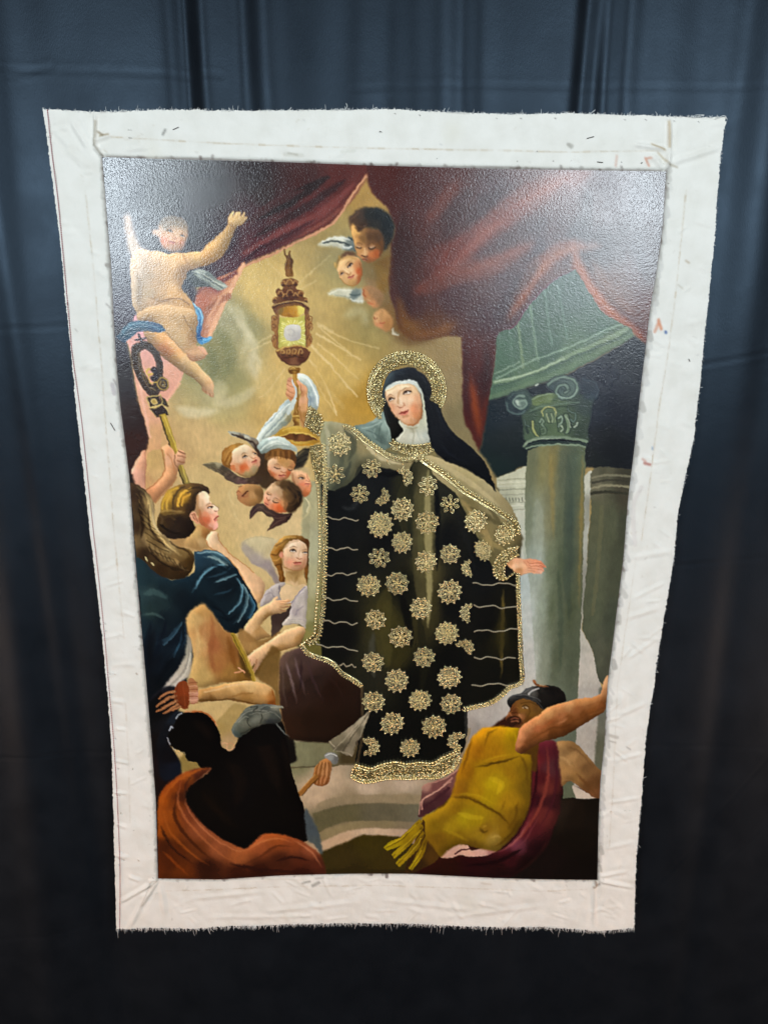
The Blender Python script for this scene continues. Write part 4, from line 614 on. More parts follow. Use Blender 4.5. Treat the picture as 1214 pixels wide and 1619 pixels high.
# second head below it
S('325,680 345,620 390,575 460,560 520,580 560,640 565,720 550,800 510,850 460,858 400,835 350,780 330,730','380,640,d4aa74 440,600,c9a068 400,700,dcb482 360,740,d4a670 440,690,dcb484 500,680,d08c58 530,720,cc6a3c 530,780,c87442 450,820,d0a062 400,800,d8a870 480,760,d6a272',soft=.7,rnd=(8,.22))
S('300,650 320,630 340,580 400,540 470,535 520,560 480,570 410,575 350,610 330,660 315,690','340,620,8f6c3a 420,550,6f4c34 310,660,b08c4c',soft=.9)
T('305,640 312,680',12,'c49c54',op=.7,soft=.8); T('340,575 350,600',14,'b48c48',op=.7,soft=.8)
eye(443,662,46,-28,.02); eye(370,738,38,-28,.0)
dots(('405,738 425,748 442,728',7,'a8683c',.85),('398,695 415,730',9,'f0cf9c',.7),('520,690 540,760',44,'d06030',.4),('350,780 400,838 460,860 520,845',8,'a8783c',.6),('540,650 560,740 540,810',14,'a8602f',.5),('380,600 440,585 500,600',18,'b98c50',.4))
mouth(448,765,58,-24)
S('560,640 600,600 680,620 800,560 830,560 820,800 800,900 760,960 680,900 600,850 570,760','640,720,8a744c 720,700,86642e 780,640,7a5426 640,860,9a7a54 760,850,8c6428',soft=3,op=.8)
# two faint heads
S('560,920 580,870 650,860 740,900 770,980 740,1040 690,1070 640,1050 600,1010 570,980','590,930,c08454 640,900,a57c54 700,940,9c7650 650,1030,c88858 600,990,bd8a58 740,990,94704a',soft=1.2)
dots(('570,900 575,940 595,960',8,'a85030',.7),('610,990 640,1000',7,'d4a074',.7),('620,1020 660,1030',8,'c06a44',.7))
S('665,1180 680,1120 720,1080 780,1080 830,1140 860,1200 840,1280 780,1290 720,1260 680,1230','700,1160,cf9c68 760,1150,bd8c58 720,1230,c98a5c 800,1220,b07c48',soft=1.2)
dots(('675,1165 690,1180 705,1170',8,'9a5a38',.8),('690,1150 700,1200',6,'e0b486',.6),('735,1210 760,1215 780,1205',8,'b05c40',.8),('720,1230 760,1240',7,'c87850',.7))
T('865,1260 855,1290 870,1320 910,1335','6,14,18,8','b9ae94',op=.9,soft=.9); T('870,1280 885,1310 915,1325',10,'8a8268',op=.6,soft=1)
# ================= saint : cloak, veil, face
F(0,0,1)
S('556,676 590,664 620,640 640,700 620,705 600,712 575,700 560,690','580,680,7c8c80 600,670,94a498 615,690,6c7c70 610,660,8a9c92 575,692,64746a',soft=.7)
# tan cape over the shoulders and arms
cape=S('505,675 515,665 535,668 560,676 600,708 640,722 680,720 720,735 770,760 784,772 800,790 815,815 822,840 820,865 812,880 795,890 780,905 770,890 740,850 725,820 705,800 690,790 660,770 600,740 570,735 555,760 530,775 515,780 512,720',
 '520,690,8d8a68 540,680,938a68 520,740,74745a 535,760,5c5f4a 550,720,6a6a50 575,705,93865e 600,720,a0926c 590,730,6f6c50 690,735,a3936a 730,760,9d8f64 770,780,a0936c 790,800,9a8c64 740,800,7a6e46 770,840,87784e 800,850,7f7248 790,880,6e6440 810,870,62583a 760,860,5c5838 740,830,66603f 650,725,8a7d58',soft=.8,rnd=(12,.3))
for l,w,c,o in [('515,670 520,700 516,760',6,'b3ac8c',.5),('545,680 560,700 550,730',8,'4f5240',.5),('525,690 540,720 535,760',8,'565a48',.5),('575,700 600,722 640,736',5,'c2b48c',.6),('690,730 740,760 790,800',8,'b8a87c',.5),('730,790 760,830 780,870',10,'a08a58',.5),('740,800 790,830',8,'5a5234',.5),('760,850 800,870',8,'9a8756',.5),('770,800 800,840',6,'5c5436',.5),('555,730 540,760 525,775',8,'40453a',.5)]: T(l,w,c,op=o,soft=2,clip=cape)
# black scapular
blk=S('514,772* 535,775 556,760 575,740 600,738 640,745 655,728 672,730 690,755 720,780 735,810 755,850 775,890 790,915 818,905* 822,950 824,1010 827,1072 808,1086 790,1100 770,1112 735,1120* 737,1160 728,1190 690,1205 640,1208 600,1212 563,1208 571,1150 572,1082* 545,1066 525,1048 490,1034 480,1018 498,1005 508,980 512,900 514,830',
 '540,800,121416 530,900,0e1010 540,1000,0e0e0c 600,760,16181a 640,765,2a2a1c 605,850,0f1011 640,850,22221a 672,780,665f3e 674,840,655d38 674,900,574f2c 674,960,423c20 700,780,26261c 705,850,0f1011 715,950,0d0d0d 710,1050,0c0c0a 640,930,16160f 610,985,433e1c 600,1020,3a3720 625,1030,383316 590,1060,26251a 650,1080,0e0e0a 640,1160,0b0b08 700,1160,0b0b08 590,1160,0d0d0a 760,900,0e1011 770,980,0d0d0b 793,1000,2a2612 810,990,141309 780,1070,11110c 815,1060,15140c',soft=.7,an=.6)
for l,w,c,o in [('676,745 675,800 677,860 678,930 676,990',11,'948a5c',.65),('664,760 660,840 664,920 668,980',18,'544e30',.5),('612,930 604,990 612,1050',26,'4c4520',.4),('640,760 636,800 642,860',16,'3a3822',.4),('668,770 664,840 666,910',8,'5c5836',.5),('688,760 692,820 690,900',8,'0d0e0e',.7),('650,760 645,800 650,850',14,'2c2d1e',.5),('632,930 645,980 650,1020',12,'0c0c0a',.6),('612,950 610,1000 616,1050',16,'4a4420',.5),('590,1000 586,1040 592,1070',10,'48483c',.5),('795,930 793,1000 791,1070',5,'6a5a2a',.75),('793,960 790,1040',14,'332d14',.5),('575,760 560,800 540,800',8,'2c2f30',.5),('590,745 620,750 650,740',7,'0c0d0f',.6),('660,960 670,1040 665,1100',12,'201f12',.4),('700,780 730,830 750,900',8,'1c1d1c',.5)]: T(l,w,c,op=o,soft=2.5,clip=blk)
T('572,1085 573,1150 565,1205',4,'4a3c28',op=.6,soft=1); T('737,1120 736,1160',5,'2c2c28',op=.8,soft=1)
# pale wall strip beside the left trim
S('492,770* 503,760* 506,900 500,960 496,1000 482,1016 478,1018* 484,990 488,920 490,850','496,800,a9a27c 497,860,a8a584 494,920,a9a47e 490,970,9a9568 486,1005,8a8248 498,990,7c7848',soft=.7)
S('482,1018 500,1008 508,1020 508,1036 492,1032','495,1024,6c6430',soft=.8)
# veil
F(560,540,6.07)
S('40,820 120,800 230,760 270,740 300,780 350,860 355,920 340,980 280,985 200,940 120,880','120,840,7c8e84 220,860,6a7c72 290,800,8fa094 330,900,76877c 250,930,5c6c64',soft=.8)
for l,w,c in [('80,830 180,810 260,760',8,'a3b3a6'),('260,780 240,840 230,900',7,'4f5f58'),('290,760 330,840 350,920',7,'a8b6aa'),('200,830 180,870 200,920',8,'93a398'),('330,880 320,950',6,'98a89c'),('120,850 200,880 260,960',7,'50605a')]: T(l,w,c,op=.7,soft=1)
veil=S('270,600 268,480 285,400 310,330 360,280 430,260 520,240 600,265 680,330 740,430 790,550 830,640 880,770 960,880 1060,960 1150,1040 1230,1130 1290,1240 1330,1340 1360,1440* 1250,1330 1120,1240 980,1180 860,1130 780,1060 740,1010 715,960 600,900 480,800 470,860 420,940 360,960 350,860 300,750','300,480,2c3434 330,320,32393c 420,290,1c2026 560,290,14161d 700,420,12141b 780,650,11131a 850,850,10121a 1000,1000,0f1118 1150,1150,101318 1300,1330,11151a 330,700,1a1a18 400,860,14130f 420,900,100f0c 760,900,12151c 380,800,1c1914',soft=.7,rnd=(12,.5))
for l,w,c,o in [('290,460 310,370 370,300 460,270',12,'5a6663',.6),('275,560 280,470 300,400',8,'4a5450',.6),('560,270 660,350 740,470 800,640 860,790',10,'2a2f3a',.6),('760,560 820,720 900,880 1020,980',14,'1f2430',.5),('800,960 920,1080 1080,1160',16,'1d222c',.5),('340,330 420,300 540,310',10,'3f4848',.5),('290,620 310,720 350,830',6,'5c6a64',.6)]: T(l,w,c,op=o,soft=2,clip=veil)
S('420,760 480,760 560,800 640,740 690,760 705,860 720,970 640,985 540,985 440,965 395,935 430,900 465,850','480,850,bdbaa4 560,900,c9c7b4 640,820,c4c4b0 690,900,b4b8ac 450,930,c6c2ac 560,820,a7a28a 620,940,c2c2b2',soft=.7,rnd=(8,.2))
wim=S('300,460 330,410 420,375 520,362 580,375 630,430 660,520 680,640 690,760 660,830 600,840 640,740 655,640 645,560 620,480 570,430 520,405 430,410 360,440 310,490','330,450,c6ccc0 430,395,ced2c6 540,380,c8ccc2 620,450,b9beb0 660,600,c4c4a8 670,720,c0c0a8 640,800,bcbca4',soft=.7)
S('300,480 330,450 400,415 480,398 540,405 600,450 635,530 650,620 645,700 620,760 570,795 520,800 460,770 400,720 350,650 310,570','380,460,e0c09a 480,430,dfc09c 560,450,d8b48a 360,560,dfb892 430,560,e4c4a2 520,560,e2bc98 600,560,dca880 580,640,da946a 600,700,d49060 540,740,d8a47c 460,730,deb08a 400,680,dca884 350,620,d09a74 480,660,e2b494 620,620,d59a70',soft=.7,rnd=(10,.2))
for l,w,c,o in [('440,470 425,520 420,590',16,'b98658',.45),('560,590 600,660 590,720',46,'d88a62',.2),('345,590 372,650',30,'d89068',.22),('520,795 580,790 635,735 645,640',16,'a8693a',.5),('460,770 520,795',12,'b07c4c',.5),('305,480 308,540 332,615 380,700 450,765',10,'9a744c',.5),('320,472 420,420 500,402 570,425 620,500',9,'b59468',.5),('540,745 560,770',26,'c08a5c',.35),('400,430 480,415',34,'ecd2ae',.35),('440,540 455,590',16,'f0d4b4',.5),('470,560 540,560',30,'eacaa8',.3)]: soft_(l,w,c,o)
eye(358,552,58,-20,-.14,-.1,dk='4a3222'); eye(503,487,70,-14,-.14,-.12,dk='4a3222')
dots(('412,618 432,638 455,628 474,602',7,'b06a48',.8),('470,585 478,606',7,'c07c58',.7),('430,632 452,630',6,'8a4630',.6))
mouth(476,674,96,-22)
for l,w,c,o in [('560,830 570,900 560,970',10,'908a72',.6),('520,820 480,880 440,930',8,'a8a38c',.5),('600,850 620,920 660,970',8,'9aa094',.5),('500,810 540,830 600,820',9,'8f8464',.6),('630,440 665,560 680,700',5,'e2e2d2',.7),('320,450 420,390 530,372',6,'e8eae0',.7)]: T(l,w,c,op=o,soft=1.4)
T('640,500 660,620 655,720 620,790',8,'a09a7c',op=.5,soft=1.4)
# right hand
F(740,760,7.5875)
S('450,985 500,940 560,920 640,930 720,930 840,940 890,970 930,1020 925,1035 900,1030 905,1080 890,1085 860,1110 800,1105 720,1105 640,1120 570,1095 500,1040','500,990,c99468 580,960,dda67e 640,1000,e0b088 700,960,dc9a74 800,960,d8906c 880,1000,d28462 600,1070,c08a5c 700,1080,d4a07c 800,1030,dd9c78 850,1080,d8a488 560,1010,e2b690',soft=.6)
for l,w,c,o in [('700,955 740,980 850,975 920,1025',6,'b0583c',.8),('720,1000 770,1015 860,1010 900,1030',6,'a8543a',.8),('700,1040 780,1040 850,1055 900,1080',6,'a8543a',.8),('720,1075 780,1080 850,1105',5,'a8603f',.7),('660,960 700,1010 740,1040',6,'bc6c4c',.7),('740,995 850,992 890,1010',9,'eab494',.6),('760,1035 850,1040',8,'ecb898',.6),('780,960 860,960',8,'e8ac88',.6),('540,1090 640,1118 720,1105',6,'946038',.7),('470,1000 520,1050 570,1090',8,'a87444',.6)]: T(l,w,c,op=o,soft=.8)
S('420,1020 450,990 500,1040 560,1095 540,1110 500,1100 470,1150 440,1140','470,1080,23201a',soft=.8)
# ================= helmeted man in yellow, lower right
F(620,1080)
S('800,550* 1010,545* 1020,960* 500,960* 640,880 740,780 790,640','880,620,1c130a 900,750,140d06 760,850,180d0a 850,900,120a06 960,600,150e07 950,850,0f0804 810,600,2a1f16',soft=1)
S('820,480 860,470 880,545* 815,548*','845,510,5f6650',soft=.8)
S('862,490 890,500 980,546* 880,550*','910,535,b8ad9c',soft=.8)
leg=S('780,285 830,270 880,285 930,340 980,400 1010,440 1005,548* 960,540 900,500 850,465 810,490 790,420 780,350','820,320,8d6c42 860,350,ab8452 840,420,a37a48 870,440,96703e 930,400,7a5832 960,480,6c4826 850,300,806038 800,440,9a7242 980,530,8a5a34 900,360,8f6c40',soft=.8,rnd=(14,.35))
for l,w,c,o in [('780,350 830,360 860,400',16,'b8925e',.4),('880,430 930,480 980,540',14,'6a4422',.5),('840,300 900,330 960,400',10,'66482a',.4),('800,470 850,460 910,500',5,'b08858',.6)]: T(l,w,c,op=o,soft=2.4,clip=leg)
# crimson cloak
ck=S('640,310 700,280 780,275 800,400 808,520 795,640 740,740 660,850 560,910 420,930 120,910 230,830 400,820 510,800 560,770 620,700 660,600 670,450 665,350','690,350,661f22 710,450,55181c 730,320,5f2028 760,400,5a2c30 740,500,6c2c26 690,560,3a1016 720,620,6a2a26 770,560,40181c 640,700,5a1d22 600,780,66303c 560,830,3c0f14 400,870,2c0a0c 250,880,2e1008 500,880,280a0a 680,790,2c0c10 640,850,200808',soft=.9,rnd=(14,.35))
for l,w,c,o in [('680,320 690,450 670,570 620,690',14,'3a0c12',.7),('740,300 745,440 710,580 640,700 560,780',16,'8a3c30',.6),('770,290 785,420 770,560 700,700',12,'4a1822',.6),('660,650 610,730 540,790 470,810',10,'a8645c',.6),('700,640 640,740 570,800',8,'8f4a4c',.5),('620,790 500,850 350,870',22,'1c0507',.6),('700,340 705,440',8,'7c2a28',.5)]: T(l,w,c,op=o,soft=2.6,clip=ck)
S('230,830 270,790 320,765 360,775 380,800 440,780 500,795 450,820 380,828 330,820 280,832','290,810,c39a86 340,780,cfa68e 420,805,c79c8c 480,800,a8746c',soft=.8)
T('300,815 335,795 370,790',8,'4a1c22',op=.8,soft=1)
S('130,640 135,560 150,490 200,465 260,450 320,410 330,400* 300,480 280,540 220,590','150,540,6a4440 200,500,7c4c48 230,540,4f2a2c 170,590,4c2a2a 290,450,7c5048 160,490,a87c6c',soft=.8)
for l,w,c in [('140,600 150,550 220,510 290,450',8,'b48474'),('140,500 170,475 240,460 310,415',7,'b08070'),('150,590 210,550 270,500',14,'4a262a')]: T(l,w,c,op=.75,soft=1.2)
T('128,625 140,560 210,515 280,470','5','c39a84',op=.7,soft=.8)
# tunic
S('590,260* 700,270* 690,420* 640,420*','650,330,5a3a10',soft=1)
yel=S('440,210 500,202 570,205 610,200 600,280 620,330 660,345 665,450 660,560 640,640 590,720 530,780 490,800 400,785 330,770 270,795 230,830 200,790 160,740 140,700 145,640 200,610 270,560 300,470 320,400 350,320 380,260 410,230',
 '440,240,b07a10 500,240,b58412 570,240,b08c0c 590,300,a68210 480,320,a9780f 400,320,a06a0e 430,420,a8820e 480,480,b59c10 520,460,ac8c10 560,430,9a7410 620,420,8c6c10 640,500,806210 350,420,94640c 320,500,8a5e10 400,520,a8800f 460,540,a88c0e 560,560,a57e12 600,620,866410 300,600,8f6c10 340,640,a59012 280,680,a08414 400,660,a08610 240,640,8c6c12 420,720,9a7c1a 480,740,9c8030 540,720,8c6a14 300,740,8a6a10 220,740,7e5c10 200,680,8a6c10 440,700,8a6816 580,680,7c5a0e 380,780,806014',soft=.9,rnd=(18,.35))
for l,w,c,o in [('290,540 370,550 450,590 530,640 560,680',16,'6a4a08',.6),('300,530 400,535 500,580',12,'c0a018',.35),('400,400 470,385 540,370 610,345',12,'5f4208',.75),('420,380 500,350 570,340',12,'c09a18',.4),('610,340 640,400 650,500',14,'6a4c0c',.5),('380,260 360,340 330,430',14,'7c500a',.5),('500,215 460,240 440,300',10,'7a560c',.6),('420,690 435,710 460,700',12,'5f440c',.7),('430,690 450,680',7,'c8aa40',.5),('540,560 520,610',10,'7a5a0e',.5),('600,560 590,640 550,700',14,'6a4a0a',.5),('460,450 520,480 500,530',30,'ccb01c',.35),('320,620 380,640 440,640',30,'bfa61c',.35),('240,690 300,720 360,750',14,'b89a1c',.3),('490,780 560,730 620,640',12,'5c3f08',.6),('470,740 500,730 520,740',16,'b59a48',.4),('570,220 590,260 590,310',12,'c4a016',.4)]: T(l,w,c,op=o,soft=2.6,clip=yel)
T('440,380 520,378 600,352',6,'4a3208',op=.5,soft=2,clip=yel); T('300,545 380,556 470,600 545,655',4,'4a3206',op=.45,soft=1.6,clip=yel)
# leather straps of the skirt
S('150,650 160,740 200,800 220,840 120,900* 60,900 100,780','150,800,4a3210 120,860,3c260c 180,820,5a3c10',soft=.8)
F(450,1080)
for o in ('475,785* 500,762 560,730 610,680 645,648* 660,660* 610,720 560,770 490,800*','510,820* 560,770 610,715 655,670* 665,690* 620,750 570,800 525,840*','530,860* 590,800 630,750 662,700* 670,715* 640,790 590,840 548,880*','590,885* 620,840 650,780 675,730* 685,745* 670,810 640,860 612,892*'):
    m_=S(o,'490,790,a8940e 620,700,a08410 540,830,a89010 660,700,8a6c0e 580,850,9c820e 640,790,8c700c 620,870,a08a10 660,760,7a5c0c',soft=.6); 
for l in ['480,790 560,745 640,665','515,830 590,765 655,690','540,868 610,795 662,725','605,888 645,825 678,750']: T(l,4,'4c380c',op=.6,soft=.7)
for l in ['500,775 570,730 630,675','535,815 600,750 650,700','570,840 620,790 655,740','625,850 655,800']: T(l,6,'c9b024',op=.5,soft=1)
# head, helmet, arm
F(780,1050,6.07)
S('130,560 115,500 150,440 165,380 220,315 320,300 440,340 500,420 440,490 340,560 280,600 240,600 160,595','200,440,6c3c1c 300,380,7a5424 350,460,7a5420 250,500,a86c40 150,500,8a5430 200,540,5a3418 400,420,6c4a20 260,420,8a6028 320,520,6a4218',soft=.8)
S('115,560 120,520 170,480 230,490 270,530 260,570 200,585 150,590','160,540,3c2012 230,540,42240f',soft=1)
for l,w,c,o in [('270,395 295,380 325,395',8,'3a2410',.85),('275,405 300,400 320,415',9,'b5a890',.8),('290,400 298,410',9,'3a2a1c',.8),('160,435 185,450 225,450',10,'4c280f',.8),('190,420 210,400 235,410',7,'9a6834',.6),('150,455 175,440',8,'b07444',.7),('160,525 195,505 230,520',12,'8a5038',.85),('165,545 200,535 235,545',12,'b07450',.8),('175,532 215,528',8,'4c2010',.85),('130,480 150,460 165,480',10,'b87a4c',.7),('240,470 265,510',12,'c08454',.6),('330,400 345,440 320,490',12,'5c3c14',.5),('260,360 340,350 420,390',12,'4c3010',.5)]: T(l,w,c,op=o,soft=.9)
hm=S('260,265 320,220 400,200 480,190 560,195 630,220 680,280 690,330 660,350 590,375 540,410 490,430 440,400 380,350 300,320 220,340 160,410* 130,370 140,320 190,285','300,250,403f3c 420,220,22201c 560,240,151210 640,280,1c1714 600,340,1a1512 450,300,201c18 480,380,1c1814 200,310,3c3a36 150,360,282624 330,300,484640 380,260,585650',soft=.7,rnd=(10,.4))
for l,w,c,o in [('340,275 380,240 430,220',12,'b0b4b8',.7),('270,260 330,225 380,210',8,'6a7074',.6),('150,320 200,290 300,285 390,310 440,350',7,'7f8488',.7),('300,310 380,330 440,380 480,420',10,'4c4c4a',.6),('210,300 300,300 360,320',14,'2a2a2a',.6),('480,230 580,230 640,270',14,'0f0c0a',.6),('430,220 440,270 470,320',8,'0e0c0a',.6),('560,370 620,350 680,340',6,'0a0806',.6),('140,370 160,400 180,370',8,'0f0f10',.7)]: T(l,w,c,op=o,soft=1.3,clip=hm)
T('338,282 372,246 430,222',12,'b9b6b0',op=.75,soft=1.2,clip=hm); T('300,262 340,236',6,'8c8a86',op=.6,soft=1,clip=hm)
T('385,150 400,180 450,195 520,205','22,20,16,8','7a4a28',soft=.6); T('380,145 395,165','14','a8683c',soft=.6); T('440,185 500,195','6','b58a5c',op=.7,soft=.6)
ar=S('205,790 220,700 240,620 270,580 340,530 430,470 480,430 560,385 680,350 800,325 900,310 980,290 1030,255 1050,160 1090,95* 1100,100* 1090,240 1075,330 1065,430 1000,480 880,550 760,630 660,680 560,710 480,730 400,770 320,820 260,855 215,830',
 '240,760,a86c40 260,680,b5784c 330,600,b57a4c 420,540,b87c4a 520,460,b88450 620,430,b07848 720,390,b08050 850,350,a87444 960,320,a06c3e 1050,250,b07c50 1070,170,c09468 1040,380,8c5428 950,450,8a5224 850,470,7a4820 720,520,7c4a22 640,480,a4663a 560,560,8c5228 480,630,94582c 400,680,8a5228 330,740,7c4a24 280,800,744420 560,650,6c3e1a 700,600,6a3c18 420,600,b0683c 800,420,9c6236',soft=.8,rnd=(12,.35))
for l,w,c,o in [('300,640 400,560 500,470 600,410 740,370',20,'cc9460',.5),('700,500 660,540 600,560',20,'c88c5c',.6),('720,470 680,520',12,'6a3814',.6),('460,600 520,560 600,500',14,'b8582c',.45),('350,720 460,650 560,600 680,590 800,520 950,440',22,'5f3414',.5),('250,840 350,800 450,740 600,690',12,'4a2810',.6),('900,480 1000,450 1065,420',10,'b87844',.5),('850,400 950,370 1050,340',14,'8a5428',.5),('620,440 660,480 620,510',14,'c08450',.4),('240,640 230,740 250,800',14,'c0845a',.4),('1050,170 1070,250 1075,330',8,'c89870',.5)]: T(l,w,c,op=o,soft=3,clip=ar)
# ================= spear
F(450,1080)
S('210,275* 300,215 415,120* 380,220 340,290 322,345* 260,325 230,310','260,270,7c745c 320,220,978c74 360,220,6c6450 300,310,867c66 370,180,9c927a 280,300,5c5440',soft=.6)
for l,w,c,o in [('412,122 350,190 280,270 235,320',4,'ada389',.6),('412,125 370,230 322,345',4,'9c927a',.6),('405,135 340,230 280,320',7,'544c3a',.7),('250,322 300,330 322,345',4,'a59b82',.6),('215,275 240,300',5,'b5ab90',.7),('380,170 320,250',5,'ada288',.6)]: T(l,w,c,op=o,soft=.7)
S('190,340 215,325 250,335 255,375 230,382 200,360','220,350,8a8c86 245,360,6a6a64',soft=.6); T('195,342 225,332 250,345',5,'c9cac2',op=.8,soft=.6)
ts=S('150,395 170,370 200,358 225,375 222,420 205,480 175,490 140,480 130,460','170,400,9c6a38 200,420,b07a4a 180,460,a86a3c 150,450,8a5626',soft=.6,rnd=(6,.3))
for k in range(7): T(f'{165+k*8},375 {150+k*10},430 {145+k*9},480',3,'cc9a68' if k%2 else '6a3e1a',op=.7,soft=.6,clip=ts)
T('150,440 110,490 70,530',22,'96642c',soft=.6); T('145,432 100,485 66,520',5,'c08c4c',op=.8,soft=.6); T('160,450 120,495 85,535',5,'54340f',op=.7,soft=.6)
# ================= fallen figures, lower left
F(180,1080)
S('270,420* 340,330 420,260 560,110 600,95 640,120 600,260 480,400','420,350,8a7440 500,200,a58c52 480,120,a8905a 380,380,8f7a40 560,280,ab8f64 540,160,a89058',soft=1)
F(230,1060,5.278)
S('430,200 470,150 600,120 740,90 850,75 960,90 1050,140 1080,200 1085,290 1000,280 880,270 700,240 560,245 440,255','500,200,a57c48 600,180,b58c54 740,130,c09a62 880,120,c8a46c 1000,150,c8a068 1060,200,b87c3c 1070,270,9a541c 700,200,b08850 850,230,a87c40 960,240,b58a50 540,230,8a6230',soft=.8,rnd=(10,.35))
for l,w,c,o in [('450,240 600,235 740,230 880,262 1000,275',10,'5c3a14',.7),('500,170 640,140 780,105 900,95',12,'d9b88a',.5),('700,215 800,190 900,180',14,'966a34',.5),('1060,160 1080,230 1080,290',10,'96541a',.7)]: T(l,w,c,op=o,soft=1.6)
S('360,70 390,50 440,110 445,230 420,270 380,260 370,160','400,150,b57c54 420,200,b8846a 400,90,b0764c',soft=.8)
S('250,130 290,85 340,80 365,120 375,200 365,300 320,305 290,280 250,230 245,180','300,160,8a3c1a 320,240,7c3818 350,130,8f4420',soft=.8)
for k in range(7): T(f'{370},{95+k*28} {410+(k%3)*8},{90+k*29} {440},{95+k*28}',9,'d0a484' if k%2 else '8a5030',op=.6,soft=.8)
hand=[('250,165 200,175 150,200 120,225',26),('260,200 200,220 140,260 100,290',28),('270,240 210,270 150,310 100,335',28),('280,270 230,300 190,330 160,350',24),('300,290 250,310 220,325',22)]
for l,w in hand: T(l,f'{w},{w},{w*.9},{w*.5}','96603a',soft=.6); T(l,f'{w*.4},{w*.3},2','b8845c',op=.6,soft=.8)
for l in ['240,190 180,210 120,250','250,225 190,260 130,300','260,260 210,295 170,330']: T(l,7,'1a0f0a',op=.8,soft=.8)
T('280,110 260,180 280,250 330,290',7,'5a2410',op=.6,soft=1.2); T('320,100 330,200 340,280',7,'a8542c',op=.5,soft=1.2)
# the dark silhouettes
S('180,420 240,340 300,330 330,350 280,400 230,460 200,520 190,600 240,650 300,760 300,850* 150,900 100,600','230,380,1a2029 200,500,12141a 260,800,141824 220,700,0e0c10',soft=1.5)
sil=S('265,390 290,355 340,335 420,330 500,350 560,400 600,460 630,540 640,620 690,650* 720,650 760,600 800,540 880,490 1000,460 1100,460 1150,500 1190,600 1210,760 1240,900 1330,1160 1365,1290 1370,1400 1100,1500 800,1520 600,1400 480,1280 400,1190 340,1100 330,1030 360,960 440,900 520,850 555,800* 500,810 470,800 440,760 400,750 360,745 345,720 335,690 300,660 250,635 210,600 200,560 210,490 240,450','400,450,080605 600,700,090605 900,700,0a0605 800,1000,0b0706 1100,1000,0a0604 500,1100,0d0805 1200,1300,0a0604',soft=.8)
for l,w,c,o in [('340,332 430,325 520,350 570,400 600,450',14,'c08a5c',.85),('400,330 480,335 540,370 580,420',12,'b0602c',.7),('262,388 285,358 310,345',9,'a8b0b4',.8),('205,490 225,460 235,470',12,'b0b4bc',.75),('190,550 200,580 215,600',10,'a9adb4',.75),('240,632 260,650',7,'9aa4ac',.6),('285,670 320,665 340,690',8,'a89c70',.7),('345,720 365,745 400,752',6,'b09a68',.6),('640,605 665,590 690,605 680,640 710,655 745,630',12,'c09870',.85),('690,610 720,590 745,620',9,'b88860',.7)]: T(l,w,c,op=o,soft=1)
for l_,w_,c_,o_ in [('900,520 1000,640 1060,800 1120,1000',120,'170d08',.6),('420,420 500,480 560,560',70,'150c08',.6),('700,760 800,900 760,1100',110,'140b07',.6),('1150,560 1200,800 1260,1000',40,'1e130c',.6),('480,1000 600,1150 760,1300',60,'180d06',.6)]: T(l_,w_,c_,op=o_,soft=8,clip=sil)
# grey plaited collar
S('780,560 830,480 960,440 1120,430 1170,520 1100,600 850,620','950,520,0a0706',soft=1)
col=S('725,500 740,440 780,380 830,320 880,285 960,270 1050,275 1150,290* 1158,305* 1120,320 1145,380 1130,420 1090,440 1000,440 900,480 830,520 790,550 750,540','780,480,5a5e50 830,440,6a6c5c 920,400,747668 1000,360,6c6e60 1080,360,4c5048 900,320,54574c 1000,300,4f534c 1100,310,7c7c6c 760,520,4f5a54 1050,420,3c4040 860,360,4a4e44',soft=.8,rnd=(9,.4))
for l,w,c,o in [('750,430 830,350 920,320 1020,330',8,'98988a',.6),('860,380 855,430 880,460',7,'2c2c24',.8),('970,345 975,390 960,430',7,'2c2c24',.8),('780,420 830,380 860,380',7,'a8a694',.6),('870,360 930,345 975,345',6,'a5a494',.6),('985,350 1050,340 1090,350',6,'9a9a8c',.6),('880,300 940,290 900,330',8,'2a2c28',.7),('940,310 1010,285 1060,300',7,'8f9084',.6),('830,330 900,300',7,'8c8c7c',.6),('740,480 730,520 770,545',6,'8a9088',.6),('1000,300 960,330',6,'2a2c28',.6),('1050,300 1150,298',7,'a3a08c',.8),('1090,360 1130,390',7,'8c8c7c',.7),('1100,440 1150,500 1200,540','14,12,4','6c706a',.9),('800,520 900,470 1000,440 1080,435',8,'22221c',.6)]: T(l,w,c,op=o,soft=.9)
